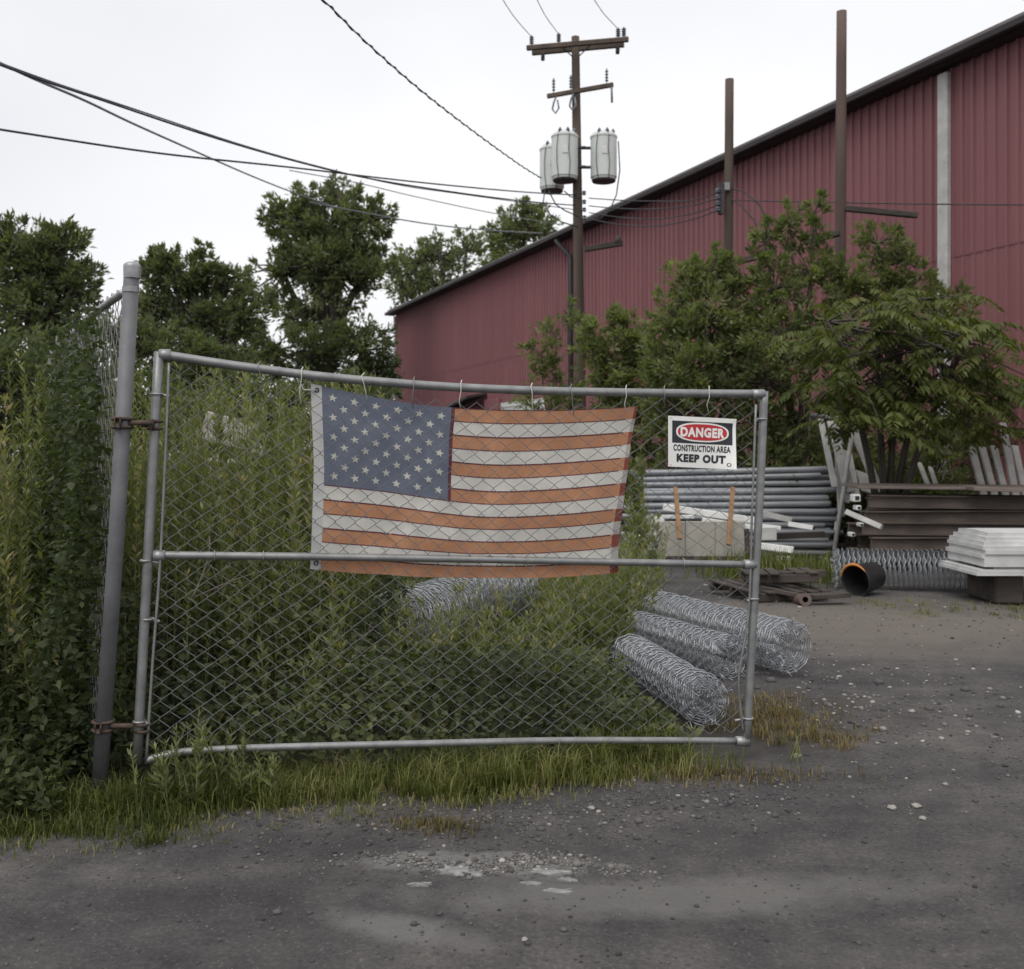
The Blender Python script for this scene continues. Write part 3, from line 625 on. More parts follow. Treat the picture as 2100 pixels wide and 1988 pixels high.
def compound_tree():
    Y = 14.6; bx = (1850 - CX) / F * Y; base = Vector((bx, Y + .6, 0))
    t = thing('compound_leaf_tree', 'yellow green tree with long drooping compound leaves on the right', 'tree', base, GB)
    rng = np.random.default_rng(41); parts = []; tr = MB()
    rg = random.Random(41)
    stems = []
    for k in range(5):
        tip = at(1700 + 75 * k + rg.uniform(-15, 15), 640 + 14 * abs(k - 2) + rg.uniform(-15, 15), Y + rg.uniform(-.6, .5))
        pts = [base.lerp(tip, f) + Vector((0, 0, .5 * math.sin(math.pi * f))) for f in (0, .3, .6, .85, 1)]
        tr.tube([p - base for p in pts], [.06, .05, .04, .03, .015], 6); stems.append(pts)
    tips = []
    lob = [(1740, 655, 70, 40), (1830, 630, 70, 40), (1930, 650, 70, 45), (1990, 690, 55, 50), (2050, 740, 60, 60), (2060, 830, 50, 60), (1690, 720, 55, 45), (1780, 730, 90, 50), (1890, 740, 90, 50), (1980, 770, 60, 50), (1700, 800, 60, 40), (1800, 815, 80, 40), (1900, 830, 80, 50), (1985, 850, 50, 40), (1760, 850, 60, 35)]
    for px, py, rx, ry in lob:
        for _ in range(20):
            tips.append(at(px + rg.uniform(-rx, rx), py + rg.uniform(-ry, ry), Y + rg.uniform(-1.1, .8)))
    for p in tips:
        s = rg.choice(stems); q = s[rg.choice((2, 3, 4))]
        if rg.random() < .35: tr.tube([x - base for x in (q, q.lerp(p, .5) + Vector((0, 0, .12)), p)], [.02, .014, .008], 4, False)
        az = rg.uniform(0, 2 * math.pi) if rg.random() < .4 else -math.pi / 2 + rg.uniform(-1.3, 1.3)
        Lf = rg.uniform(.45, .85); d = np.array([math.cos(az), math.sin(az), 0.0]); el = rg.uniform(.0, .5)
        n = 13; s_ = np.linspace(.12, 1, n)
        rach = np.array(p) + d * (Lf * s_)[:, None] + np.array([0, 0, 1.0]) * (Lf * (el * s_ - (.55 + el * .6) * s_ ** 2))[:, None]
        side = np.cross(d, [0, 0, 1.0]); tone = rg.gauss(.5, .17)
        for sd in (-1, 1):
            D = side * sd * .8 + d * .5 + np.array([0, 0, -.55]) + rng.normal(size=(n, 3)) * .12
            Ln = Lf * .26 * np.sin(np.pi * np.clip(s_ * .85 + .12, 0, 1)) ** .6 * rng.uniform(.85, 1.15, n)
            parts.append(leaf_arrays(rach, D, Ln, Ln * .34, np.clip(tone + rng.normal(0, .1, n), 0, 1), .15, np.tile([0, 0, 1.0], (n, 1)), .15))
    V, Fc, A = merge(parts); link('crown', np_mesh('crown', V - np.array(base), Fc, A), G_AIL, t); tr.build('trunk', M['bark'], t, True)
compound_tree()
# ------------------------------------------------------------------ chain-link gate
GK = .257; GY0 = 4.66 + 1.577 * GK
def gp(x, y, off=0.0):                              # photo pixel -> point on the upright plane of the gate (off: metres towards the camera)
    sx = (x - CX) / F; Y = GY0 / (1 - GK * sx) ; p = at(x, y, Y); return p + GN * off
GN = Vector((GK, -1, 0)).normalized()
def smooth_px(pts, n=6):
    out = []
    for i in range(len(pts) - 1):
        p0, p1, p2, p3 = [Vector((*pts[max(0, min(len(pts) - 1, j))], 0)) for j in (i - 1, i, i + 1, i + 2)]
        for k in range(n):
            s = k / n; out.append(.5 * ((2 * p1) + (p2 - p0) * s + (2 * p0 - 5 * p1 + 4 * p2 - p3) * s * s + (3 * p1 - p0 - 3 * p2 + p3) * s ** 3))
    out.append(Vector((*pts[-1], 0))); return [(p.x, p.y) for p in out]
def lerp_px(pts, x):
    for (x0, y0), (x1, y1) in zip(pts, pts[1:]):
        if x <= x1: return y0 + (y1 - y0) * (x - x0) / (x1 - x0)
    return pts[-1][1]
TOP = [(336, 728), (480, 750), (646, 771), (800, 785), (943, 795), (1120, 802), (1272, 805), (1420, 807), (1556, 808)]
MID = [(318, 1139), (640, 1142), (954, 1147), (1250, 1153), (1536, 1158)]
BOT = [(299, 1560), (335, 1550), (380, 1542), (530, 1534), (848, 1526), (1165, 1519), (1515, 1520)]
LST = [(326, 722), (281, 1566)]; RST = [(1567, 803), (1556, 1050), (1530, 1530)]
gbase = gp(281, 1566); gbase.z = 0
gate = thing('chain_link_gate', 'sagging galvanized chain link gate holding the flag and the danger sign', 'gate', gbase)
GL = lambda p: local(gate, p)
RT = .0205
MB().tube([GL(gp(*p)) for p in smooth_px(TOP)], RT, 12).build('top_rail', M['galv'], gate, True)
MB().tube([GL(gp(*p)) for p in smooth_px(MID)], RT * .86, 12).build('middle_rail', M['galv'], gate, True)
MB().tube([GL(gp(*p)) for p in smooth_px(BOT)], RT * .85, 12).build('bottom_rail', M['galv'], gate, True)
MB().tube([GL(gp(*p, .002)) for p in smooth_px(LST)], RT * 1.06, 12).build('stile', M['galv'], gate, True)
MB().tube([GL(gp(*p, .002)) for p in smooth_px(RST)], RT * 1.06, 12).build('stile', M['galv'], gate, True)
# corner fittings
for (x, y, dx, dy) in ((326, 728, 1, 0), (1566, 809, -1, 0), (1533, 1520, -1, 0), (314, 1140, 1, 0), (1549, 1158, -1, 0)):
    p = gp(x, y, .003); q = gp(x + dx * 24, y, .002); MB().tube([GL(p), GL(q)], RT * 1.22, 10).build('corner_fitting', M['galv_dull'], gate, True)
# tension bars and their bands
LTB = [(347, 745), (341, 900), (329, 1150), (314, 1350), (300, 1565)]; RTB = [(1548, 830), (1540, 1050), (1533, 1255), (1513, 1384), (1516, 1450), (1522, 1500)]
for pl in (LTB, RTB): MB().tube([GL(gp(*p, .012)) for p in smooth_px(pl, 4)], .0065, 6).build('tension_bar', M['galv'], gate, True)
for (x0, y0, x1) in ((322, 809, 348), (300, 1150, 326), (303, 1270, 328), (286, 1480, 308), (1562, 860, 1545), (1545, 1228, 1530), (1534, 1473, 1505)):
    a = gp(x0, y0); b_ = gp(x1, y0 + 4, .012)
    ring = [a + Vector((math.cos(q), math.sin(q), 0)) * RT * 1.25 for q in np.linspace(.3, 2 * math.pi - .3, 10)]
    m_ = MB().tube([GL(p) for p in ring], .006, 5); m_.tube([GL(a + (b_ - a).normalized() * RT), GL(b_)], .007, 5); m_.build('tension_band', M['galv_dull'], gate, True)
# fabric: interlocked zigzag wires, every wire its own piece
MT = [(345, 750), (480, 772), (560, 782), (640, 800), (700, 805), (800, 812), (943, 826), (1100, 830), (1250, 826), (1330, 818), (1420, 820), (1548, 824)]
MBT = [(300, 1555), (372, 1532), (530, 1522), (848, 1514), (1165, 1508), (1515, 1510)]
p_l, p_r = gp(338, 1100), gp(1537, 1100); GLEN = (p_r - p_l).length
NW = 57; pitch = GLEN / NW; HALF = .0405
GU = Vector((1, GK, 0)).normalized()
xs_l, xs_r = lambda y: 347 + (y - 745) * (300 - 347) / 820, lambda y: 1549 + (y - 830) * (1518 - 1549) / 680
for i in range(NW):
    rg = random.Random(100 + i); u = (i + .5) / NW
    xa = 347 + (1549 - 347) * u; yt = lerp_px(MT, xa); yb = lerp_px(MBT, xa)
    pt = gp(xs_l(yt) + (xs_r(yt) - xs_l(yt)) * u, yt); pb = gp(xs_l(yb) + (xs_r(yb) - xs_l(yb)) * u, yb)
    n = int((pt.z - pb.z) / HALF); pts = []; dirn = (pb - pt).normalized()
    z0 = pt.z; ph = i % 2
    # anchor rows to a common grid so neighbours interlock; the rows slump a little towards the middle
    for k in range(n + 1):
        f = k / n; c = pt + dirn * (k * HALF); sg = 1 if (k + ph) % 2 else -1
        kk = k * HALF; row = .005 * math.sin(u * 17 + kk * 5) + .003 * math.sin(u * 41)
        wob = .0035 * math.sin(u * 23 + kk * 4) + .004 * math.sin(kk * 6 + i * .05)
        dep = .0026 * sg * (1 if ph else -1) + .006 * math.sin(u * 9 + f * 5)
        pk = c + GU * (sg * pitch * .53 + wob) + Vector((0, 0, row)) + GN * (dep + .004)
        if 0 < k < n:
            e = GU * (-sg * pitch * .10)
            pts += [pk + e + Vector((0, 0, HALF * .13)), pk, pk + e - Vector((0, 0, HALF * .13))]
        else: pts.append(pk)
    MB().tube([GL(p) for p in pts], .0016, 4, False).build('wire', M['mesh_wire'], gate, True)
# ties along the rails
for k, (x, dy) in enumerate(((530, 34), (620, 62), (742, 40), (848, 50), (945, 44), (1088, 46), (1168, 48), (1282, 40), (1452, 38), (1360, 30))):
    y = lerp_px(TOP, x); rg = random.Random(k); s_ = rg.uniform(-8, 8)
    MB().tube([GL(gp(x + 3 + s_ * .3, y - 15, .004)), GL(gp(x - 2, y - 8, .024)), GL(gp(x + s_ * .4, y + 8, .026)), GL(gp(x + s_, y + dy * .6, .012)), GL(gp(x + s_ + 3, y + dy, .01))], .0024, 5).build('wire_tie', M['plastic_tie'] if k % 3 else M['galv'], gate, True)
for x in (440, 540, 1080, 1400): 
    y = lerp_px(MID, x); MB().tube([GL(gp(x, y + dyy, o)) for dyy, o in ((-11, 0), (-8, .02), (0, .026), (8, .02), (11, 0))], .0022, 5).build('wire_tie', M['galv_dull'], gate, True)
# hinges on the gate stile
def hinge(px, py, x2, y2, parent):
    a = gp(px, py); b_ = gp(x2, y2)
    PL_ = lambda p: local(parent, p)
    m_ = MB()
    for dz in (.016, -.016):
        m_.tube([PL_(b_ + Vector((math.cos(q) * .030, math.sin(q) * .030, dz))) for q in np.linspace(0, 2 * math.pi, 13)], .0075, 6)
    m_.tube([PL_(b_ + Vector((-.03, -.006, 0))), PL_(a.lerp(b_, .45) + GN * .01)], .011, 7); m_.box(PL_(b_ + Vector((.0, -.036, 0))), (.022, .02, .05), bev=.004)
    return m_.build('hinge', M['rust_band'], parent, True)
hinge(270, 872, 317, 872, gate)
m_ = MB(); pH = gp(292, 1492)
for dz in (.015, -.015): m_.tube([GL(pH + Vector((math.cos(q) * .03, math.sin(q) * .03, dz))) for q in np.linspace(0, 2 * math.pi, 13)], .0075, 6)
m_.build('hinge', M['rust_band'], gate, True)

# hinge post on the left, leaning with the weight of the gate
pTop = at(271, 548, 4.60); pBot = at(204, 1610, 4.60); hb = Vector((pBot.x, pBot.y, 0))
hp = thing('hinge_post', 'thick leaning steel hinge post with a domed cap left of the gate', 'post', hb)
HL = lambda p: local(hp, p)
pBot2 = pBot + (pBot - pTop) * .03
MB().tube([HL(pBot2), HL(pBot2.lerp(pTop, .5) + Vector((.006, 0, 0))), HL(pTop)], [.0335, .0335, .0335], 16).build('pole', M['post'], hp, True)
MB().lathe([(.0365, -.05), (.0375, -.002), (.0365, .008), (.030, .016), (.016, .022), (.003, .024)], 16, Matrix.Translation(HL(pTop))).build('cap', M['galv_dull'], hp, True)
ax = (pTop - pBot).normalized()
for zz in (.10,):
    MB().lathe([(.036, -.012), (.0363, .012)], 16, Matrix.Translation(HL(pTop - ax * zz))).build('band', M['galv_dull'], hp, True)
for (yy, nm) in ((868, 'hinge_band'), (1488, 'hinge_band')):
    c = pBot.lerp(pTop, (pBot.z - at(0, yy, 4.6).z) / (pBot.z - pTop.z)); m_ = MB()
    for dz in (.018, -.018): m_.tube([HL(c + Vector((math.cos(q) * .043, math.sin(q) * .043, dz))) for q in np.linspace(0, 2 * math.pi, 15)], .008, 6)
    m_.tube([HL(c + Vector((.035, -.012, 0))), HL(c + Vector((.135, -.01, .0)))], .012, 7); m_.box(HL(c + Vector((.0, -.05, 0))), (.028, .022, .05), bev=.004)
    m_.build(nm, M['rust_band'], hp, True)

# ------------------------------------------------------------------ flag
FT = smooth_px([(638, 786), (700, 800), (760, 812), (850, 828), (932, 836), (1020, 840), (1120, 841), (1220, 838), (1312, 833)], 4)
FB = smooth_px([(637, 1169), (700, 1175), (790, 1180), (870, 1185), (954, 1187), (1060, 1187), (1160, 1184), (1271, 1176)], 4)
FLF = smooth_px([(638, 786), (640, 860), (644, 953), (641, 1060), (637, 1169)], 4)
FRT = smooth_px([(1312, 833), (1306, 865), (1296, 920), (1283, 1007), (1275, 1090), (1271, 1176)], 4)
def along(pl, f):
    L = [0]
    for a, b in zip(pl, pl[1:]): L.append(L[-1] + math.hypot(b[0] - a[0], b[1] - a[1]))
    t = f * L[-1]
    for i in range(len(pl) - 1):
        if t <= L[i + 1] or i == len(pl) - 2:
            s = (t - L[i]) / (L[i + 1] - L[i]); return np.array([pl[i][0] + (pl[i + 1][0] - pl[i][0]) * s, pl[i][1] + (pl[i + 1][1] - pl[i][1]) * s])
def fp(u, v, off=0.0):
    u_ = min(max(u, 0), 1); v_ = min(max(v, 0), 1)
    t, b, l, r = along(FT, u_), along(FB, u_), along(FLF, v_), along(FRT, v_)
    c = (1 - v_) * t + v_ * b + (1 - u_) * l + u_ * r
    c -= (1 - u_) * (1 - v_) * np.array(FT[0]) + u_ * (1 - v_) * np.array(FT[-1]) + (1 - u_) * v_ * np.array(FB[0]) + u_ * v_ * np.array(FB[-1])
    c[1] += 7 * math.sin(math.pi * v_) * math.sin(math.pi * u_) * math.exp(-((u_ - .55) / .2) ** 2) - 4 * math.sin(math.pi * v_) * math.sin(2 * math.pi * u_)
    dz = -.020 + .006 * math.sin(u * 13 + v * 4) * (.4 + v) + .004 * math.sin(u * 31 - v * 9) + .007 * math.sin(v * 10 + u * 3) + .004 * math.sin(u * 44 + v * 26) * math.exp(-((u - .42) / .3) ** 2) + .0025 * math.sin(u * 90 - v * 12)
    dz -= .012 * (.5 + .5 * math.sin(u * 26 + v * 15 + 2 * math.sin(v * 5))) * math.exp(-((u - .45) / .28) ** 2 - ((v - .75) / .35) ** 2) + .010 * (.5 + .5 * math.sin(u * 34 - v * 5)) * math.exp(-(v / .18) ** 2)
    dz = min(dz, -.010)
    return gp(float(c[0]), float(c[1]), dz + off)
fbase = fp(0, 1); flag = thing('flag', 'faded flag with orange and white stripes and a starred blue corner tied to the gate', 'flag', fbase)
FLc = lambda p: local(flag, p)
def patch(u0, u1, v0, v1, nu, nv, name, mat, parent, off=0.0):
    vs = [FLc(fp(u0 + (u1 - u0) * i / nu, v0 + (v1 - v0) * j / nv, off)) for j in range(nv + 1) for i in range(nu + 1)]
    fs = [(j * (nu + 1) + i, (j + 1) * (nu + 1) + i, (j + 1) * (nu + 1) + i + 1, j * (nu + 1) + i + 1) for j in range(nv) for i in range(nu)]
    m_ = MB(); m_.add(vs, fs); return m_.build(name, mat, parent, True)
UC, UH = .437, .034
patch(0, UH, 0, 1, 2, 40, 'header_band', M['white_header'], flag, .0005)
can = patch(UH, UC, 0, 7 / 13, 26, 22, 'blue_canton', M['fl_blue'], flag)
patch(UC - .004, UC + .006, 0, 7 / 13, 1, 22, 'seam', M['fl_seam'], can, .0015)
for k in range(13):
    u0 = UC if k < 7 else UH; red = k % 2 == 0
    s_ = patch(u0, 1, k / 13, (k + 1) / 13, 44 if k > 6 else 26, 4, 'orange_stripe' if red else 'white_stripe', M['fl_red'] if red else M['fl_white'], flag)
    patch(.992 - .0016 * k, 1, k / 13 + .001, (k + 1) / 13 - .001, 2, 3, 'fly_hem', M['fl_hem_red'] if red else M['fl_hem_white'], s_, .002)
    if red: patch(u0, .97, k / 13 - .002, k / 13 + .0055, 40, 1, 'seam', M['fl_seam'], s_, .0016)
    else: patch(u0, .97, k / 13 - .003, k / 13 + .0025, 40, 1, 'seam', M['fl_seam'] , s_, .0014)
def star(u, v, r, rot):
    m_ = MB(); vs = [FLc(fp(u, v, .0028))]
    for i in range(10):
        q = rot + math.pi * i / 5; rr = r if i % 2 == 0 else r * .42
        vs.append(FLc(fp(u + rr * math.sin(q) / 1.52, v - rr * math.cos(q) / .91, .0024)))
    m_.add(vs, [(0, i + 1, (i + 1) % 10 + 1) for i in range(10)]); m_.build('star', M['fl_star'], flag)
rg = random.Random(5)
for row in range(9):
    n = 6 if row % 2 == 0 else 5
    for c in range(n):
        fx = (2 * c + 1 + (row % 2)) / 12; fy = (row + 1) / 10
        star(UH + (UC - UH) * fx, 7 / 13 * fy, .0225, rg.uniform(-.25, .25))
for v in (.03, .965):
    c = fp(.018, v, .003); MB().tube([FLc(c + GU * math.cos(q) * .009 + Vector((0, 0, math.sin(q) * .009))) for q in np.linspace(0, 2 * math.pi, 12)], .003, 5).build('grommet', M['dark_metal'], flag, True)
tw = MB(); tw.tube([FLc(fp(0.018, .03, .004)), FLc(gp(622, 800, .012)), FLc(gp(618, 790, .014)), FLc(gp(612, 798, .012))], .004, 5); tw.build('tie_string', M['plastic_tie'], flag, True)

# ------------------------------------------------------------------ danger sign
SQ = [(1367, 853), (1507, 860), (1498, 963), (1367, 957)]
def sp(a, b, off=0.0):
    x = (1 - b) * ((1 - a) * SQ[0][0] + a * SQ[1][0]) + b * ((1 - a) * SQ[3][0] + a * SQ[2][0])
    y = (1 - b) * ((1 - a) * SQ[0][1] + a * SQ[1][1]) + b * ((1 - a) * SQ[3][1] + a * SQ[2][1])
    curl = .05 * max(0, a - .55) ** 2 * max(0, b - .2) / .16 + .004 * math.sin(a * 4)
    return gp(x, y, .022 + curl + off)
sign = thing('danger_sign', 'small white danger construction area keep out sign on the gate', 'sign', sp(.5, 1))
SL = lambda p: local(sign, p)
def sgrid(a0, a1, b0, b1, na, nb, off, th=0.0):
    m_ = MB(); vs = [SL(sp(a0 + (a1 - a0) * i / na, b0 + (b1 - b0) * j / nb, off)) for j in range(nb + 1) for i in range(na + 1)]
    fs = [(j * (na + 1) + i, (j + 1) * (na + 1) + i, (j + 1) * (na + 1) + i + 1, j * (na + 1) + i + 1) for j in range(nb) for i in range(na)]
    m_.add(vs, fs)
    if th:
        o = len(vs); vb = [SL(sp(a0 + (a1 - a0) * i / na, b0 + (b1 - b0) * j / nb, off - th)) for j in range(nb + 1) for i in range(na + 1)]
        m_.v += [tuple(p) for p in vb]; m_.f += [tuple(i + o for i in f[::-1]) for f in fs]
        rim = [i for i in range(na + 1)] + [(j + 1) * (na + 1) - 1 for j in range(1, nb + 1)] + [nb * (na + 1) + i for i in range(na - 1, -1, -1)] + [j * (na + 1) for j in range(nb - 1, 0, -1)]
        m_.f += [(rim[k], rim[(k + 1) % len(rim)], rim[(k + 1) % len(rim)] + o, rim[k] + o) for k in range(len(rim))]
    return m_
sgrid(0, 1, 0, 1, 14, 12, 0, .0025).build('plate', M['sign_white'], sign)
sgrid(.056, .95, .09, .525, 14, 8, .0012).build('black_panel', M['sign_black'], sign)
def oval(ca, cb, ra, rb, off, name, mat):
    m_ = MB(); n = 40; vs = [SL(sp(ca, cb, off))]; fs = []
    for ring in (.5, 1.0):
        for i in range(n):
            q = 2 * math.pi * i / n; vs.append(SL(sp(ca + ra * ring * math.copysign(abs(math.cos(q)) ** .82, math.cos(q)), cb + rb * ring * math.copysign(abs(math.sin(q)) ** .82, math.sin(q)), off)))
    for i in range(n):
        j = (i + 1) % n; fs += [(0, 1 + j, 1 + i), (1 + i, 1 + j, 1 + n + j, 1 + n + i)]
    m_.add(vs, fs); m_.build(name, mat, sign)
oval(.503, .300, .392, .190, .0022, 'white_oval', M['sign_white']); oval(.503, .300, .366, .160, .0031, 'red_oval', M['sign_red'])
def sign_text(body, a0, a1, b0, b1, name, mat, bold, off, space=1.0):
    cu = bpy.data.curves.new(name, 'FONT'); cu.body = body; cu.offset = bold; cu.resolution_u = 3; cu.space_character = space
    ob = bpy.data.objects.new(name, cu); COL.objects.link(ob); bpy.context.view_layer.update()
    dg = bpy.context.evaluated_depsgraph_get(); me = ob.evaluated_get(dg).to_mesh()
    vs = [v.co.copy() for v in me.vertices]; fs = [tuple(p.vertices) for p in me.polygons]
    ob.evaluated_get(dg).to_mesh_clear(); bpy.data.objects.remove(ob); bpy.data.curves.remove(cu)
    x0, x1 = min(v.x for v in vs), max(v.x for v in vs); y0, y1 = min(v.y for v in vs), max(v.y for v in vs)
    m_ = MB(); m_.add([SL(sp(a0 + (v.x - x0) / (x1 - x0) * (a1 - a0), b1 - (v.y - y0) / (y1 - y0) * (b1 - b0), off)) for v in vs], fs); m_.build(name, mat, sign)
sign_text('DANGER', .175, .83, .205, .40, 'danger_lettering', M['sign_white'], .05, .0040, 1.12)
sign_text('CONSTRUCTION AREA', .075, .925, .555, .685, 'construction_area_lettering', M['sign_black'], .038, .0012, 1.1)
sign_text('KEEP OUT', .125, .86, .735, .90, 'keep_out_lettering', M['sign_black'], .06, .0012, 1.14)
oval(.905, .915, .03, .035, .0012, 'maker_mark', M['sign_black']); oval(.905, .915, .018, .021, .0016, 'maker_mark_centre', M['sign_white'])
for a, b in ((.035, .035), (.97, .04), (.035, .96)):
    MB().tube([SL(sp(a, b, -.014)), SL(sp(a, b, .003))], .0035, 6).build('tie', M['plastic_tie'], sign)

# ------------------------------------------------------------------ side fence running back from the hinge post
f0 = Vector((hb.x - .04, hb.y + .06, 0)); f1 = Vector((-3.35, 7.6, 0)); FH = 2.28
sf = thing('side_fence', 'tall chain link fence smothered in vines running back from the hinge post', 'fence', f0)
fd = (f1 - f0); fl = fd.length; fu = fd.normalized()
MB().tube([local(sf, f0 + Vector((.12, 0, FH))), local(sf, f0 + fu * .8 + Vector((.06, 0, FH))), local(sf, f1 + Vector((0, 0, FH)))], .018, 8).build('top_rail', M['galv_dull'], sf, True)
for s in (2.4, fl): MB().tube([local(sf, f0 + fu * s), local(sf, f0 + fu * s + Vector((0, 0, FH + .05)))], .03, 8).build('post', M['post'], sf, True)
nw = int(fl / .055)
for i in range(nw):
    pts = []; ph = i % 2; n = int(FH / .045)
    for k in range(n + 1): 
        sg = 1 if (k + ph) % 2 else -1
        zz = FH + .04 - k * .045; pts.append(local(sf, f0 + fu * (i * .055 + sg * .03) + Vector(((pTop.x - pBot.x) / (pTop.z - pBot.z) * zz * math.exp(-i * .055), 0, zz))))
    MB().tube(pts, .0026, 3, False).build('wire', M['galv_dull'], sf, True)

# ------------------------------------------------------------------ rolls of chain link
def roll(p0, p1, r, label, nspace=.054, turns=6, seed=0, squash=1.0, ragged=True):
    p0, p1 = Vector(p0), Vector(p1); t = thing('chain_link_roll', label, 'wire roll', Vector((p0.x, p0.y, 0)), 'rolls of chain link mesh')
    d = (p1 - p0); L = d.length; z = d.normalized(); x = Vector((0, 0, 1)).cross(z).normalized(); y = z.cross(x)
    rg = random.Random(seed); n = max(6, int(L / nspace)); nseg = 44
    meshes = []
    for v in range(1):
        pts = []; tot = nseg * turns
        for k in range(tot + 1):
            q = 2 * math.pi * k / nseg; rr = r * (1 - .62 * (k / tot)) * (1 + .02 * math.sin(q * 2 + v)) + .003 * math.sin(q * 11); zg = math.sin(q * 11) * nspace * (.15 if k < nseg else .22)
            pts.append(Vector((rr * math.cos(q), rr * math.sin(q) * squash, zg + rg.uniform(-.004, .004))))
        m_ = MB(); m_.tube(pts, [.0046 if k <= nseg * 1.05 else .0030 for k in range(len(pts))], 4, False); meshes.append(m_.mesh('coil', True))
    B = Matrix((x, y, z)).transposed().to_4x4()
    for i in range(n):
        o = link('coil', meshes[0], M['roll_wire'], t)
        s = 1 + rg.uniform(-.02, .02); off = Vector((rg.uniform(-.006, .006), rg.uniform(-.006, .006), 0))
        o.matrix_local = Matrix.Translation(local(t, p0 + d * ((i + .5) / n))) @ B @ Matrix.Translation(off) @ Matrix.Rotation(rg.uniform(-.03, .03) + .14 * (i % 2), 4, 'Z') @ Matrix.Scale(s, 4)
    if ragged:
        for e, sg in ((p0, -1), (p1, 1)):
            m_ = MB()
            for k in range(int(46 * r / .15)):
                q = rg.uniform(0, 6.28); rr = r * math.sqrt(rg.uniform(.12, 1)); c = e + x * rr * math.cos(q) + y * rr * math.sin(q)
                tw_ = z * sg * rg.uniform(.005, .03) + (x * rg.uniform(-1, 1) + y * rg.uniform(-1, 1)) * .035
                m_.tube([local(t, c - z * sg * .02), local(t, c + tw_), local(t, c + tw_ + (x * rg.uniform(-1, 1) + y * rg.uniform(-1, 1)) * .022)], .0032, 4, False)
            o = m_.build('wire_ends', M['roll_wire'], t, True); o['kind'] = 'stuff'
    return t
roll((1.10, 5.92, .155), (.83, 7.30, .155), .150, 'nearest roll of chain link, frayed end facing the gate post', seed=1)
roll((1.50, 7.12, .165), (.98, 8.25, .165), .160, 'middle roll of chain link lying between its two neighbours', seed=2)
roll((1.95, 7.28, .21), (1.26, 8.95, .19), .195, 'rearmost thick roll of chain link sticking out past the gate post', seed=3)
roll((-.82, 7.35, .34), (-.45, 8.5, .30), .27, 'loose dark roll of chain link buried in weeds below the flag', seed=4, turns=4, nspace=.06)
roll((-.45, 8.9, .36), (.18, 9.6, .30), .22, 'dull roll of chain link leaning behind the loose one in the weeds', seed=5)
roll((.12, 10.3, .38), (.82, 10.8, .36), .20, 'small bright roll of chain link lit at the far edge of the weeds', seed=6)
roll((3.78, 12.2, .235), (5.4, 11.9, .235), .225, 'grey roll of chain link lying by the white sheets on the right', seed=7)

# ------------------------------------------------------------------ stacked pipes
def pipes():
    rg = random.Random(12); L = 3.0; rows = 13
    base_y = 15.6; G = 'stack of galvanized pipes'
    m_ = MB(); r = .05
    prof = [(r * .86, -L / 2), (r, -L / 2), (r, L / 2), (r * .86, L / 2), (r * .86, L / 2 - .25)]
    m_.lathe(prof, 10, Matrix.Rotation(math.pi / 2, 4, 'Y'), False)
    me = m_.mesh('galvanized_pipe', True); me.materials.append(M['pipe'])
    k = 0
    for row in range(rows):
        for dep in range(4):
            if row > 9 and dep == 0: continue
            z = .10 + row * .098 + (dep % 2) * .02; y = base_y + dep * .12 + row * .045 + rg.uniform(-.02, .02)
            xc = (1508 - CX) / F * base_y + .012 * row * 1.2 + rg.uniform(-.12, .12) - .05
            o = link('galvanized_pipe', me, M['pipe']); o.location = (xc, y, z)
            o.rotation_euler = (0, rg.uniform(-.014, .014) + (.012 if row < 7 else -.014), rg.uniform(-.03, .03)); o.scale = (1 + rg.uniform(-.05, .05), .9 + rg.uniform(-.12, .1), .9 + rg.uniform(-.12, .1))
            tag(o, 'galvanized steel pipe lying in the long grey stack behind the danger sign', 'pipe', G)
pipes()
for x in (1.62 + .75, 1.62 + 2.6): tag(MB().box((x + .5, 15.75, .05), (.12, .9, .10), bev=.01).build('timber_skid', M['dark_wood']), 'dark timber skid under the pipe stack, %s one' % ('left' if x < 3 else 'right'), 'timber')

def plank(a, b, Y0, Y1, hpx, depth, label, mat, cat='board', name='vinyl_board', group=None, hollow=False):
    """board from pixel a to pixel b (centre line), given depths, height hpx in photo pixels"""
    p0, p1 = at(*a, Y0), at(*b, Y1); d = p1 - p0; L = d.length; x = d.normalized()
    y = Vector((0, 1, 0)); y = (y - x * y.dot(x)).normalized(); z = x.cross(y); h = hpx * (Y0 + Y1) / 2 / F
    o = MB().box((0, 0, 0), (L, depth, h), Matrix((x, y, z)).transposed(), min(h, depth) * .08).build(name, mat)
    o.location = (p0 + p1) / 2
    if hollow: MB().box(x * (L / 2 + .001), (.004, depth * .72, h * .72), Matrix((x, y, z)).transposed()).build('hollow_shade_plate', M['black_plastic'], o)  # dark plate stands in for the shade inside the hollow tube
    return tag(o, label, cat, group)
GD = 'white fencing scrap'
plank((1360, 1040), (1548, 1068), 14.9, 14.8, 14, .14, 'long white board sloping down behind the two wooden stakes', M['white_vinyl'], group=GD)
plank((1357, 1060), (1422, 1060), 14.7, 14.7, 7, .10, 'short white board lying on the grey panel by the left stake', M['white_vinyl'], group=GD)
plank((1440, 1066), (1552, 1083), 14.62, 14.55, 9, .12, 'white rail resting on the right half of the grey panel', M['white_vinyl'], group=GD)
plank((1556, 1052), (1622, 1067), 14.9, 14.9, 12, .12, 'dirty grey rail end right of the gate post', M['grey_vinyl'], group=GD)
plank((1618, 1075), (1669, 1083), 14.7, 14.5, 10, .09, 'white square tube poking out farthest to the right of the scrap pile', M['white_vinyl'], group=GD, hollow=True)
plank((1548, 1078), (1600, 1083), 14.5, 14.5, 8, .09, 'short white tube lying level just right of the gate post', M['white_vinyl'], group=GD, hollow=True)
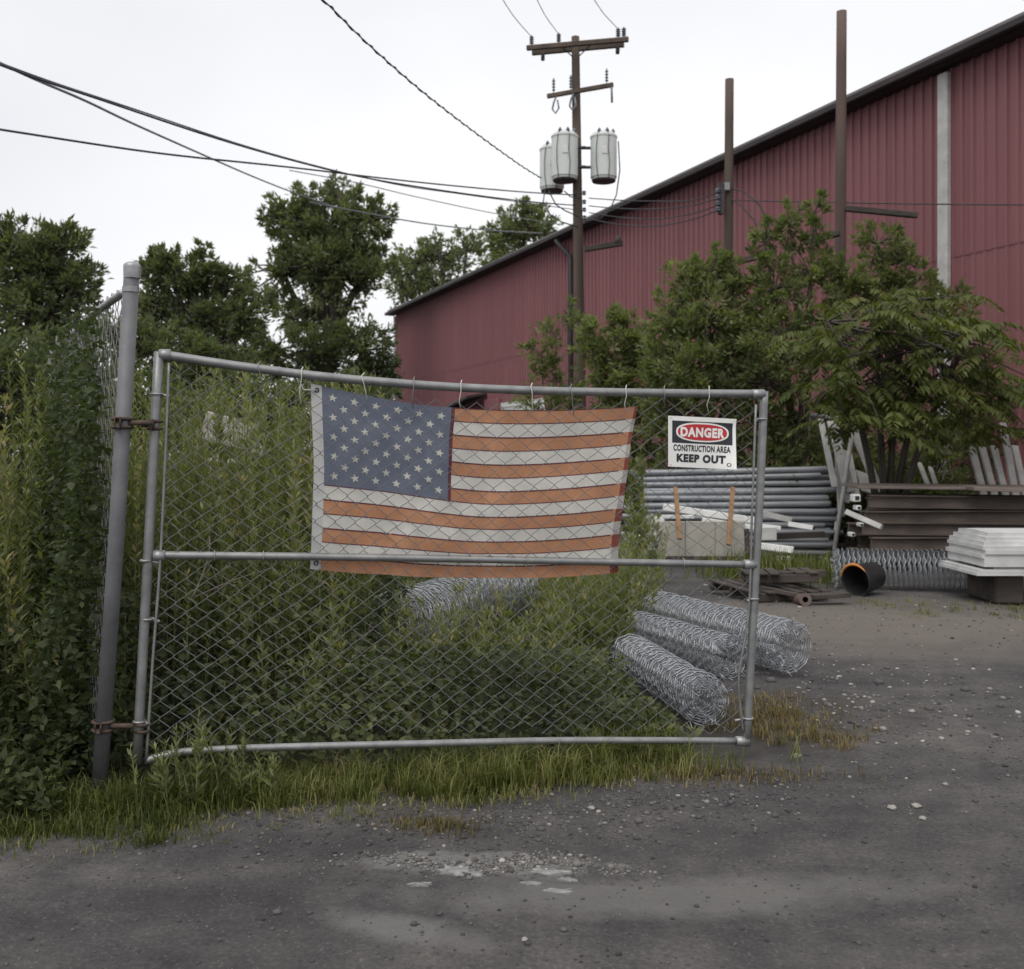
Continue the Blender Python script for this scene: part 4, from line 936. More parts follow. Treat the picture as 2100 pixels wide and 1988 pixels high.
plank((1556, 1095), (1592, 1095), 14.45, 14.45, 26, .05, 'small upright pale panel right of the gate post', M['grey_vinyl'], group=GD)
plank((1552, 1119), (1627, 1128), 14.3, 14.2, 13, .11, 'bright white square tube low in the scrap pile', M['white_vinyl'], group=GD, hollow=True)
plank((1540, 1146), (1624, 1148), 14.2, 14.1, 13, .13, 'lowest white rail on the ground by the gate post', M['white_vinyl'], group=GD, hollow=True)
plank((1302, 1072), (1362, 1066), 14.6, 14.6, 14, .12, 'white block at the left end of the scrap pile', M['white_vinyl'], group=GD)
plank((1336, 1054), (1340, 1080), 14.5, 14.5, 6, .05, 'small white peg standing at the left of the scrap pile', M['grey_vinyl'], group=GD)
plank((1283, 1113), (1312, 1095), 13.6, 13.6, 15, .10, 'white scrap chunk half hidden by the leafy weed', M['white_vinyl'], group=GD)
plank((1280, 1128), (1300, 1122), 13.3, 13.3, 12, .10, 'lower white scrap chunk beside the leafy weed', M['white_vinyl'], group=GD)
plank((1320, 1088), (1352, 1100), 14.4, 14.4, 24, .08, 'pale grey offcut leaning at the left of the grey panel', M['grey_vinyl'], group=GD)
pn = thing('stained_panel', 'big stained grey board standing on edge behind the right half of the gate', 'panel', at(1440, 1150, 14.5))
for k in range(3):
    x0 = 1345 + k * 61; c = at(x0 + 30, 1107, 14.45 - .02 * k); MB().box(local(pn, c), (60 * 14.5 / F, .05, 75 * 14.5 / F), bev=.008).build('board', M['panel_grey'], pn)
MB().box(local(pn, at(1437, 1143.5, 14.40)), (190 * 14.5 / F, .06, .035)).build('bottom_edge', M['dark_wood'], pn)
for (a, b, lab) in (((1385, 1000), (1394, 1106), 'left orange brown wooden stake leaning on the grey panel'), ((1503, 1000), (1494, 1118), 'right orange brown wooden stake leaning on the grey panel')):
    plank(a, b, 14.65, 14.05, 9, .035, lab, M['wood_stake'], 'stake', 'wooden_stake', 'wooden stakes')
plank((1528, 1128), (1590, 1137), 14.1, 14.05, 11, .10, 'dark timber lying across the white rails behind the gate post', M['dark_wood'], 'timber', 'timber')
plank((1531, 1085), (1533, 1140), 14.15, 14.15, 9, .07, 'short dark upright timber behind the gate post', M['dark_wood'], 'timber', 'timber')
plank((1590, 1100), (1690, 1096), 15.2, 15.2, 12, .12, 'dark timber lying under the right end of the pipe stack', M['dark_wood'], 'timber', 'timber')

# leaning frame and boards right of the pipes
lf = thing('leaning_gate', 'tall pale tube gate leaf leaning against the boards right of the pipe stack', 'gate', at(1680, HY + CAMH * F / 15.3, 15.3))
fr = [at(1612, 1130, 16.9), at(1664, 852, 17.3), at(1752, 862, 15.9), at(1708, 1150, 15.3)]
for a, b in zip(fr, fr[1:]): MB().tube([local(lf, a), local(lf, b)], .035, 8).build('tube', M['grey_vinyl'], lf, True)
MB().tube([local(lf, fr[0]), local(lf, fr[3])], .03, 8).build('tube', M['grey_vinyl'], lf, True)
GLB = 'boards leaning at the bushes'
for (a, b, wpx, lab, mt) in (((1683, 860), (1712, 1000), 12, 'narrow pale board leaning inside the tube frame', 'grey_vinyl'), ((1706, 864), (1742, 1010), 22, 'wide pale board leaning inside the tube frame', 'grey_vinyl'),
                        ((1750, 880), (1804, 1010), 18, 'grey board leaning farthest right of the tube frame', 'grey_vinyl'), ((1738, 925), (1756, 1020), 16, 'bright white board leaning right of the tube frame', 'white_vinyl'),
                        ((1768, 970), (1782, 1010), 30, 'short white square board propped above the rusty beams', 'white_vinyl'), ((1716, 900), (1726, 1060), 13, 'white board standing just behind the tube frame leg', 'grey_vinyl'),
                        ((1735, 960), (1736, 1030), 12, 'upright white strip at the end of the rusty beams', 'white_vinyl'),
                        ((1722, 1040), (1716, 1090), 12, 'small pale offcut at the foot of the tube frame', 'grey_vinyl'),
                        ((1885, 950), (1905, 1000), 10, 'thin pale strip hanging among the shadowed bushes', 'grey_vinyl'), ((1908, 960), (1920, 995), 10, 'second thin pale strip among the shadowed bushes, to the right', 'grey_vinyl')):
    p0, p1 = at(*a, 16.2), at(*b, 15.6); d = (p1 - p0); x = d.normalized(); y = Vector((0, 1, 0)); y = (y - x * y.dot(x)).normalized(); z = x.cross(y); h = wpx * 15.9 / F
    o = MB().box((0, 0, 0), (d.length, .035, h), Matrix((x, y, z)).transposed(), .006).build('leaning_board', M[mt]); o.location = (p0 + p1) / 2; tag(o, lab, 'board', GLB)
for k, (a, b, lab) in enumerate((((1993, 918), (2020, 1025), 'leftmost'), ((2014, 918), (2042, 1025), 'second'), ((2038, 915), (2068, 1040), 'third'), ((2056, 868), (2088, 1045), 'tallest'), ((2080, 915), (2108, 1040), 'rightmost'))):
    p0, p1 = at(*a, 15.6), at(*b, 14.9); d = (p1 - p0); x = d.normalized(); y = Vector((0, 1, 0)); y = (y - x * y.dot(x)).normalized(); z = x.cross(y)
    o = MB().box((0, 0, 0), (d.length, .05, 14 * 15.2 / F), Matrix((x, y, z)).transposed(), .008).build('leaning_board', M['grey_vinyl']); o.location = (p0 + p1) / 2
    tag(o, '%s of the five grey boards leaning at the right edge above the rusty beams' % lab, 'board', 'grey boards at the right edge')

# rusty beams
def ibeam(L, h, wd, t):
    m_ = MB(); m_.box((0, 0, h / 2 - t / 2), (L, wd, t)); m_.box((0, 0, -h / 2 + t / 2), (L, wd, t)); m_.box((0, 0, 0), (L - .002, t, h - 2 * t)); return m_
def beams():
    rg = random.Random(9); me = ibeam(4.2, .17, .15, .018).mesh('rusty_beam'); me.materials.append(M['rust'])
    for row in range(5):
        for c in range(3):
            o = link('rusty_beam', me, M['rust']); o.location = (4.75 + 2.1 + rg.uniform(-.16, .16) + .10 * (row % 2), 13.9 + c * .2 + rg.uniform(-.02, .02), .20 + row * .178)
            o.rotation_euler = (rg.uniform(-.05, .05), rg.uniform(-.012, .012), rg.uniform(-.05, .05)); tag(o, 'rusty steel beam in the dark stack at the right behind the wire roll', 'beam', 'stack of rusty beams')
    o = MB().box((0, 0, 0), (4.3, .75, .035), None, .006).build('steel_plate', M['rust_top']); o.location = (6.75, 14.15, 1.11); o.rotation_euler = (.03, .01, -.03)
    tag(o, 'broad brownish steel plate lying on top of the rusty beams', 'plate')
    o = MB().box((0, 0, 0), (3.2, .5, .05), None, .006).build('steel_plate', M['rust_top']); o.location = (7.6, 13.75, 1.07); o.rotation_euler = (.03, .03, -.02)
    tag(o, 'second darker plate overhanging the rusty beams nearer the right edge', 'plate')
    plank((1735, 1050), (1808, 1082), 13.7, 13.4, 11, .08, 'grey bar sticking out at an angle from the rusty beams', M['grey_vinyl'], 'bar', 'steel_bar')
    for (x, y, s, lab) in ((1758, 1022, 15, 'white tube end between the plate and the rusty beams'), (1762, 1042, 10, 'smaller white tube end under the first tube end'), (1768, 1077, 8, 'tiny white tube end halfway down the rusty beams'), (1750, 1097, 9, 'lowest white tube end at the foot of the rusty beams')):
        c = at(x, y, 13.7); o = MB().box((0, .08, 0), (s * 13.7 / F, .16, s * 13.7 / F), None, .01).build('tube_end', M['white_vinyl']); o.location = c
        MB().box((0, -.001, 0), (s * .6 * 13.7 / F, .004, s * .6 * 13.7 / F)).build('hollow_shade_plate', M['black_plastic'], o); tag(o, lab, 'tube', 'white tube ends')  # shaded hollow of each tube end painted as a small dark plate
beams()

# black tub with orange rim
tb = thing('tub', 'black plastic tub with an orange rim lying against the grey wire roll', 'tub', (3.9, 11.55, 0))
Mt = Matrix.Translation((0, 0, .19)) @ Matrix.Rotation(math.radians(35), 4, 'Z') @ Matrix.Rotation(math.radians(-97), 4, 'Y')
MB().lathe([(.13, -.20), (.15, -.18), (.18, .15), (.19, .16), (.185, .17), (.17, .16), (.14, -.15), (.02, -.16)], 20, Mt).build('body', M['black_plastic'], tb, True)
Mr = Mt @ Matrix.Translation((0, 0, .165)); m_ = MB()
m_.tube([Mr @ Vector((math.cos(q) * .182, math.sin(q) * .182, 0)) for q in np.linspace(-.9, 1.5, 14)], [.006 + .010 * math.sin(math.pi * i / 13) for i in range(14)], 6); m_.build('rim', M['orange'], tb, True)

# white sheets at the right edge
ws = thing('sheet_bundle', 'thick bundle of white sheets on dark blocks at the right edge', 'bundle', (5.38, 11.2, 0))
def sheet(z, y0, x0, wd, th, bend, name, mat):
    m_ = MB(); n = 10; vs = []
    for i in range(n + 1):
        f = i / n; yy = y0 + (f - .5) * wd; zz = z + bend * (1 - (2 * f - 1) ** 2)
        for xx in (x0, x0 + 2.2):
            for dz in (0, th): vs.append((xx, yy, zz + dz))
    fs = []
    for i in range(n):
        o = i * 4; q = (i + 1) * 4
        fs += [(o, q, q + 2, o + 2), (o + 1, o + 3, q + 3, q + 1), (o, o + 1, q + 1, q), (o + 2, q + 2, q + 3, o + 3)]
    fs += [(0, 2, 3, 1), (n * 4, n * 4 + 1, n * 4 + 3, n * 4 + 2)]
    m_.add(vs, fs); m_.build(name, mat, ws)
rg = random.Random(3)
for k in range(2): sheet(.31 + k * .032, .0, -.60 + .02 * k, .95, .03, .0, 'sheet', M['sheet_white'])
for k in range(8): sheet(.40 + k * .043, rg.uniform(-.015, .015), -.52 + rg.uniform(-.02, .02) + .0035 * max(0, k - 3) ** 2.4, .9 - .012 * max(0, k - 3) ** 2, .0425, .002 + .003 * max(0, k - 3), 'sheet', M['sheet_white'])
sheet(.372, 0, -.40, .8, .026, 0, 'spacer', M['grey_vinyl'])
for x in (-.2, .9): MB().box((x, 0, .15), (.3, .7, .30), bev=.02).build('support_block', M['dark_wood'], ws)

# dark pallets
def pallet(loc, rz, tilt, label, s=1.0):
    t = thing('pallet', label, 'pallet', loc, 'dark broken pallets'); t.rotation_euler = (tilt, tilt * .6, rz)
    rg = random.Random(int(loc[0] * 100))
    for k in range(3): MB().box((0, -.4 + .4 * k, .055), (.95 * s, .05, .09), bev=.008).build('stringer', M['dark_wood'], t)
    for k in range(6):
        if k == 3 and s < 1: continue
        MB().box((-.42 * s + .165 * k * s, rg.uniform(-.03, .03), .112), (.10, .95 + rg.uniform(-.06, .06), .02), Matrix.Rotation(rg.uniform(-.03, .03), 3, 'Z'), .003).build('deck_board', M['dark_wood'], t)
pallet((2.78, 11.35, .02), .35, .03, 'lower dark pallet flat on the yard right of the gate post')
pallet((2.95, 11.55, .155), -.15, -.05, 'smaller dark pallet lying crooked on top of the lower one', .8)
plank((1560, 1206), (1640, 1222), 11.0, 10.8, 8, .10, 'dark plank sloping left off the pallets', M['dark_wood'], 'timber', 'timber')
plank((1660, 1224), (1735, 1219), 10.7, 10.9, 9, .16, 'dark plank lying in front of the pallets on the right', M['dark_wood'], 'timber', 'timber')
plank((1600, 1180), (1690, 1176), 11.4, 11.5, 14, .12, 'charred looking beam across the pallet pile', M['dark_wood'], 'timber', 'timber')
o = MB().lathe([(.03, -.12), (.065, -.12), (.065, .12), (.03, .12)], 14, Matrix.Rotation(math.radians(80), 4, 'X'), False).build('log_end', M['pole_red'], None, True); o.location = at(1645, 1228, 10.7); o.location.z = .066
tag(o, 'short round log end in front of the pallets', 'log')

# pale debris in the weeds on the left
o = MB().box((0, 0, 0), (.42, .05, .24), Matrix.Rotation(.25, 3, 'Y'), .01).build('scrap_panel', M['panel_grey']); o.location = at(468, 885, 8.6); tag(o, 'pale grey panel half hidden among the tall weeds left of the flag', 'panel')
for (x, y, s, lab) in ((441, 946, .07, 'small white scrap among the weeds, lower left of the grey panel'), (475, 948, .06, 'small white scrap among the weeds under the grey panel'), (530, 925, .10, 'grey scrap edge among the weeds beside the flag')):
    o = MB().box((0, 0, 0), (s, .06, s * .8), Matrix.Rotation(.4, 3, 'Y'), .012).build('plastic_scrap', M['white_vinyl'] if s < .1 else M['grey_vinyl']); o.location = at(x, y, 8.6); tag(o, lab, 'scrap')

# ------------------------------------------------------------------ weeds, vines, grass, gravel
def stuff(name, label, cat, V, Fc, A, mat):
    o = link(name, np_mesh(name, V, Fc, A), mat); tag(o, label, cat, None, 'stuff'); return o
def gate_Y(X): return 4.66 + (X + 1.577) * GK
def weed_height(X, Y):
    # tall on the left, dropping towards the rolls; low right behind the gate
    if X < -1.0: h = 2.0
    elif X < -.35: h = 2.0 - (X + 1.0) / .65 * .95
    elif X < .35: h = 1.05 - (X + .35) / .7 * .45
    else: h = .60 - (X - .35) / .7 * .25
    if X > -.9 and Y < 9.4: h = min(h, max(.16, (1.58 - .182 * Y) * (1.0 if X > -.6 else 1.35)))
    d = Y - gate_Y(X); h *= min(1, max(.10, .10 + (d - .15) / 1.7 * .9)); return max(h, .12)
def weed_plant(p, h, rng, parts, stems, lean=.12, leaf=.085, tone=.5, dens=1.0):
    az = rng.uniform(0, 6.28); lv = np.array([math.cos(az), math.sin(az), 0]) * rng.uniform(0, lean) * h
    n = int(max(8, h * 46 * dens)); s = np.sort(rng.uniform(.12, 1, n)) ** .8
    P = np.array(p) + np.array([0, 0, 1.0]) * (s * h)[:, None] + lv * (s ** 2)[:, None]
    a = np.arange(n) * 2.4 + rng.uniform(0, 6); D = np.stack([np.cos(a), np.sin(a), .75 + .9 * s], 1) + rng.normal(size=(n, 3)) * .15
    L = leaf * (1.25 - .65 * s) * rng.uniform(.6, 1.4, n)
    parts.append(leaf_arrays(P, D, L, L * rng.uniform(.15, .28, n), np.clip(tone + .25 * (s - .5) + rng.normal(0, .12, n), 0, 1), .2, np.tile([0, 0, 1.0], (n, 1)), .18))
    stems.tube([np.array(p) + np.array([0, 0, h * f]) + lv * f * f for f in (0, .5, 1)], [.0045, .0035, .0015], 3, False)
def thicket():
    rng = np.random.default_rng(5); parts = []; st = MB(); cnt = 0
    while cnt < 1300:
        X = rng.uniform(-3.6, 1.15); Y = rng.uniform(4.9, 10.6)
        if Y < gate_Y(X) + .22: continue
        if X > .35 + max(0, (Y - 8.6)) * .2 and Y > 5.6: continue
        if X > .72 and Y > 5.9: continue
        if X > .5 - .05 * (Y - 6) and 5.8 < Y < 7.6 and X > .62: continue
        if X / Y < -.56: continue
        h = weed_height(X, Y) * rng.uniform(.62, 1.1)
        if Y > 9.0: h = min(h, rng.uniform(.5, 1.0)) if X > -1.2 else h
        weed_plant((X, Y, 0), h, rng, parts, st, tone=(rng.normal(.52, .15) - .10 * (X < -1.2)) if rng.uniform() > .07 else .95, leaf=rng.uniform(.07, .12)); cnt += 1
    for _ in range(46):          # short weeds standing in front of the bottom rail at the hinge side
        X = rng.uniform(-1.62, -1.02); Y = gate_Y(X) - rng.uniform(.05, .22)
        weed_plant((X, Y, 0), rng.uniform(.16, .36) * (1.0 if X < -1.25 else .75), rng, parts, st, .5, rng.uniform(.05, .08), rng.normal(.38, .12), 1.8)
    for _ in range(85):          # growing up through the rolls below the flag
        X = rng.uniform(-.95, .45); Y = rng.uniform(6.4, 8.2)
        weed_plant((X, Y, 0), rng.uniform(.4, .68), rng, parts, st, .4, rng.uniform(.07, .11), rng.normal(.6, .15))
    for _ in range(260):         # growth around the far ends of the wire rolls
        Y = rng.uniform(7.45, 10.2); X = rng.uniform(.25, .88 if Y < 8.3 else (1.10 if Y < 9 else 1.32))
        weed_plant((X, Y, 0), rng.uniform(.4, .8) * (1.15 if X > .6 else .8), rng, parts, st, .3, rng.uniform(.08, .13), rng.normal(.58, .12))
    for _ in range(150):         # looser light growth round the rolls buried below the flag
        Y = rng.uniform(9.2, 12.0); X = rng.uniform(-1.4, .6)
        weed_plant((X, Y, 0), rng.uniform(.35, .85), rng, parts, st, .3, rng.uniform(.09, .14), rng.normal(.68, .12))
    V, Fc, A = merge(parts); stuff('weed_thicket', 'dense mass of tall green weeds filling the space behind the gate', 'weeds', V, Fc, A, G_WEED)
    o = st.build('weed_stems', M['stem']); tag(o, 'tangle of thin upright stems inside the tall weeds', 'stems', None, 'stuff')
thicket()
def low_cover():
    rng = np.random.default_rng(6); n = 34000
    X = rng.uniform(-3.2, 1.0, n); Y = rng.uniform(4.2, 9.0, n); g = 4.66 + (X + 1.577) * GK; d = Y - g
    keep = (d > .10) & (X < .92 - .20 * np.maximum(0, Y - 5.8)) & (X / Y > -.56); X, Y, d = X[keep], Y[keep], d[keep]; m = len(X)
    hmax = np.interp(d, [0, .4, 1.2, 3], [.10, .34, .55, .62]) * np.interp(X, [-1.6, -.8, .3, .9], [1.7, 1.15, .75, .30])
    hmax *= .65 + .5 * (.5 + .5 * np.sin(X * 4.1 + 1) * np.sin(Y * 3.3))
    hmax = np.where(X > -.75, np.minimum(hmax, np.maximum(.10, 1.58 - .19 * Y)), hmax)
    Z = hmax * rng.uniform(.05, 1, m) ** .7
    D = np.stack([rng.normal(0, .7, m), -.5 + rng.normal(0, .6, m), rng.normal(.25, .4, m)], 1)
    L = rng.uniform(.028, .07, m)
    tone = np.clip(.42 + .25 * np.sin(X * 2.7 + Y * 1.9) + rng.normal(0, .18, m), 0, 1)
    V, Fc, A = leaf_arrays(np.stack([X, Y, Z], 1), D, L, L * rng.uniform(.5, .85, m), tone, .2, np.tile([0, -.5, 1.0], (m, 1)), .15)
    stuff('ground_vines', 'dark low vines and broad leaves covering the ground just behind the gate', 'vines', V, Fc, A, G_VINE)
low_cover()
def fence_vines():
    rng = np.random.default_rng(8); parts = []
    n = 30000; s = rng.uniform(.05, fl * 1.05, n); z = FH * rng.uniform(0, 1.02, n) ** .9
    prof = .06 + .22 * (.5 + .5 * np.sin(s * 3.1 + z * 2.2)) * (1.15 - z / FH)
    nrm2 = np.array([-fu.y, fu.x, 0]); 
    P = np.array(f0) + np.array(fu) * s[:, None] + nrm2 * (rng.uniform(-.6, 1, n) * prof)[:, None] + np.array([0, 0, 1.0]) * z[:, None]
    keep = rng.uniform(0, 1, n) < np.interp(z, [0, 1.2, 1.8, FH], [1, .85, .30, .10]); P = P[keep]; m = len(P)
    D = np.stack([rng.normal(0, .7, m), rng.normal(-.2, .7, m), rng.normal(-.2, .5, m)], 1); L = rng.uniform(.03, .065, m)
    parts.append(leaf_arrays(P, D, L, L * rng.uniform(.4, .75, m), np.clip(rng.normal(.26, .18, m), 0, 1), .2))
    # growth on the street side left of the post
    n = 16000; X = rng.uniform(-3.0, -1.7, n); Y = rng.uniform(4.3, 5.6, n)
    k = (X < -1.98 - .3 * (Y - 4.6)) & (X / Y > -.60); X, Y = X[k], Y[k]; m = len(X); Z = rng.uniform(0, 1, m) ** .8 * np.interp(X, [-2.7, -1.95], [1.0, .22]) * (.6 + .5 * np.sin(X * 5 + Y * 3) ** 2)
    D = np.stack([rng.normal(0, .7, m), rng.normal(-.3, .7, m), rng.normal(.2, .5, m)], 1); L = rng.uniform(.03, .07, m)
    parts.append(leaf_arrays(np.stack([X, Y, Z], 1), D, L, L * rng.uniform(.3, .6, m), np.clip(rng.normal(.45, .2, m), 0, 1), .2))
    V, Fc, A = merge(parts); stuff('fence_vines', 'dark vines climbing the fence left of the hinge post', 'vines', V, Fc, A, G_VINE)
fence_vines()
def vine_spire(px, py, Y, label, n=9):
    pass
# single plants that stand out
GP = 'single weeds around the gate'
def single_weed(x, Y, h, label, mat=G_WEED, leaf=.09, tone=.6, dens=1.0, nst=3, seed=0, wide=None):
    rng = np.random.default_rng(seed); base = Vector(((x - CX) / F * Y, Y, 0)); t = thing('tall_weed', label, 'weed', base, GP); parts = []; st = MB()
    for k in range(nst): weed_plant((rng.normal(0, .05 * (nst > 1)), rng.normal(0, .05 * (nst > 1)), 0), h * rng.uniform(.75, 1), rng, parts, st, .15, leaf, tone, dens)
    V, Fc, A = merge(parts); link('leaves', np_mesh('leaves', V, Fc, A), mat, t); st.build('stem', M['stem'], t)
single_weed(1315, 12.6, 1.12, 'leafy weed standing in front of the white scrap right of the flag', leaf=.16, nst=7, seed=1, tone=.62)
single_weed(1340, 12.4, .9, 'second leafy weed close to the grey panel edge', leaf=.15, nst=5, seed=2, tone=.62)
single_weed(1300, 14.5, 1.75, 'tall slim weed left of the pipe stack beside the flag edge', leaf=.17, nst=7, seed=3, tone=.45)
single_weed(1290, 9.2, .85, 'bushy weed at the far end of the wire rolls', leaf=.11, nst=10, seed=4, tone=.55)
single_weed(1230, 9.6, .95, 'bushy weed below the right corner of the flag', leaf=.11, nst=12, seed=5, tone=.55)
single_weed(393, 4.72, .40, 'short weed poking in front of the bottom rail near the hinge side', leaf=.06, nst=5, seed=6, tone=.55, dens=1.6)
single_weed(470, 4.80, .30, 'leaning short weed over the bottom rail, second from the hinge side', leaf=.06, nst=4, seed=7, tone=.5, dens=1.6)
single_weed(850, 6.2, .80, 'pale upright weed spike in front of the loose wire roll', leaf=.045, nst=2, seed=8, tone=.8, dens=1.8)
for k, (x, Y, h) in enumerate(((455, 7.0, 1.38), (492, 6.8, 1.25), (468, 6.6, 1.0), (520, 6.6, .9))):
    single_weed(x, Y, h, ('tallest dead orange weed stalk in the thicket', 'second dead orange weed stalk right of the tallest', 'dead orange weed stalk below the tallest one', 'lowest dead orange weed stalk near the middle rail')[k], G_DEAD, .05, .5, .35, 1, 20 + k)
# bare dead twigs
for k, (pl, lab) in enumerate((([(395, 1225), (415, 1180), (430, 1130), (428, 1090)], 'upright grey dead twig under the middle rail near the hinge side'), ([(400, 1225), (480, 1190), (560, 1165)], 'grey dead branch slanting right under the middle rail'), ([(520, 1440), (640, 1385), (720, 1330), (765, 1290)], 'long dead branch arching through the low vines'), ([(840, 1400), (980, 1388), (1100, 1378), (1180, 1385)], 'level dead branch low behind the mesh below the flag'))):
    Yb = 5.55 + .1 * k; m_ = MB(); P = [at(x, y, Yb + .05 * i) for i, (x, y) in enumerate(smooth_px(pl, 3))]; m_.tube(P, [.006 - .0035 * i / len(P) for i in range(len(P))], 5)
    rg = random.Random(k)
    for p in P[2::2]: m_.tube([p, p + Vector((rg.uniform(-.08, .08), rg.uniform(-.05, .05), rg.uniform(.05, .14)))], [.004, .002], 4)
    tag(m_.build('dead_branch', M['dead_stem'], None, True), lab, 'branch', 'dead branches')

def grass():
    rng = np.random.default_rng(14); parts = []
    def strip(n, X, Y, H, tone, lean=(.1, .7), W=(.004, .008)):
        m = len(X); parts.append(blade_arrays(np.stack([X, Y, np.zeros(m)], 1), H, rng.uniform(*W, m), rng.uniform(*lean, m), np.clip(tone, 0, 1)))
    def tufts(cx, cy, hs, tones, nb=(14, 46), rad=.055):
        for x, y, h, t in zip(cx, cy, hs, tones):
            m = int(rng.integers(*nb)); a = rng.uniform(0, 6.28, m); q = np.abs(rng.normal(0, rad, m))
            strip(0, x + q * np.cos(a), y + q * np.sin(a), h * rng.uniform(.35, 1.1, m), t + rng.normal(0, .13, m), (.15, 1.0), (.0035, .0075))
    n = 900; X = rng.uniform(-2.3, .85, n); g = 4.66 + (X + 1.577) * GK
    near = np.interp(X, [-2.2, -1.2, -.9, -.6, -.1, .5, .95], [.55, .56, .56, .5, .34, .20, .06])
    d = rng.uniform(0, 1, n) ** 1.15; Y = g + .12 - d * (near + .12)
    dens = .5 + .5 * np.sin(X * 5.3 + 1.2) * np.sin(Y * 6 + X * 2) + rng.normal(0, .3, n) - .35 * (d > .65)
    k = dens > .22; X, Y, d = X[k], Y[k], d[k]
    tufts(X, Y, np.interp(d, [0, .3, .75, 1], [.15, .17, .10, .05]) * rng.uniform(.5, 1.25, len(X)), rng.normal(.56, .22, len(X)) - .24 * (X < -1.1))
    n = 110; X = rng.uniform(-1.75, -1.0, n); Y = 4.66 + (X + 1.577) * GK - rng.uniform(.02, .22, n); tufts(X, Y, rng.uniform(.09, .22, n) * np.interp(X, [-1.7, -1.0], [1.1, .7]), rng.normal(.33, .15, n), (10, 34), .05)
    n = 260; X = rng.uniform(-2.2, 1.0, n); Y = 4.66 + (X + 1.577) * GK - rng.uniform(-.1, .5, n) * np.interp(X, [-2.2, 1], [1.4, .5]); tufts(X, Y, rng.uniform(.02, .07, n), rng.normal(.98, .06, n), (6, 18), .06)
    n = 90; X = rng.normal(-.1, .6, n); Y = 4.66 + (X + 1.577) * GK - rng.uniform(0, .25, n); tufts(X, Y, rng.uniform(.1, .24, n), rng.normal(.66, .15, n), (8, 26), .035)
    n = 700; X = rng.uniform(.35, .9, n); Y = rng.uniform(5.3, 6.0, n); k = Y > gate_Y(0) + (X) * GK + .05; X, Y = X[k], Y[k]; strip(0, X, Y, rng.uniform(.05, .2, len(X)), rng.normal(.55, .15, len(X)))
    V, Fc, A = merge(parts); stuff('verge_grass', 'strip of yellow green grass growing under the bottom rail of the gate', 'grass', V, Fc, A, G_GRASS)
    parts.clear()
    n = 130; X = rng.normal(1.62, .2, n); Y = rng.normal(6.05, .32, n); k = (Y > 5.45); X, Y = X[k], Y[k]; tufts(X, Y, rng.uniform(.03, .12, len(X)), rng.normal(.5, .25, len(X)), (8, 24), .045)
    n = 500; X = rng.normal(.95, .3, n); Y = rng.normal(5.05, .07, n); strip(0, X, Y, rng.uniform(.02, .07, n), rng.normal(.4, .25, n))
    n = 400; X = rng.normal(-.35, .12, n); Y = rng.normal(4.35, .05, n); strip(0, X, Y, rng.uniform(.02, .06, n), rng.normal(.2, .2, n))
    V, Fc, A = merge(parts); stuff('dry_grass', 'patch of brownish dry grass just right of the gate post', 'grass', V, Fc, A, G_DRY)
    parts.clear()
    n = 1700; X = rng.normal(3.35, .42, n); Y = rng.normal(13.3, .5, n); strip(0, X, Y, rng.uniform(.1, .42, n), rng.normal(.5, .2, n), W=(.008, .018))
    n = 120; X = rng.uniform(3.6, 6.2, n); Y = rng.normal(10.5, .35, n) - .1 * (X - 4); tufts(X, Y, rng.uniform(.02, .09, n), rng.normal(.7, .25, n), (6, 20), .06)
    n = 900; X = rng.normal(.1, .35, n); Y = rng.normal(10.9, .4, n); strip(0, X, Y, rng.uniform(.3, .75, n), rng.normal(.75, .15, n), W=(.008, .018))
    V, Fc, A = merge(parts); stuff('yard_grass', 'tufts of yellowing grass in the yard around the wire rolls and pallets', 'grass', V, Fc, A, G_GRASS)
grass()

def rock_mesh(seed, flat=.6):
    rg = random.Random(seed); ph = (1 + 5 ** .5) / 2
    vs = [Vector(v).normalized() for v in ((-1, ph, 0), (1, ph, 0), (-1, -ph, 0), (1, -ph, 0), (0, -1, ph), (0, 1, ph), (0, -1, -ph), (0, 1, -ph), (ph, 0, -1), (ph, 0, 1), (-ph, 0, -1), (-ph, 0, 1))]
    vs = [Vector((v.x * rg.uniform(.65, 1.2), v.y * rg.uniform(.6, 1.1), v.z * flat * rg.uniform(.7, 1.1))) for v in vs]
    fs = [(0, 11, 5), (0, 5, 1), (0, 1, 7), (0, 7, 10), (0, 10, 11), (1, 5, 9), (5, 11, 4), (11, 10, 2), (10, 7, 6), (7, 1, 8), (3, 9, 4), (3, 4, 2), (3, 2, 6), (3, 6, 8), (3, 8, 9), (4, 9, 5), (2, 4, 11), (6, 2, 10), (8, 6, 7), (9, 8, 1)]
    return np.array([tuple(v) for v in vs]), np.array(fs)
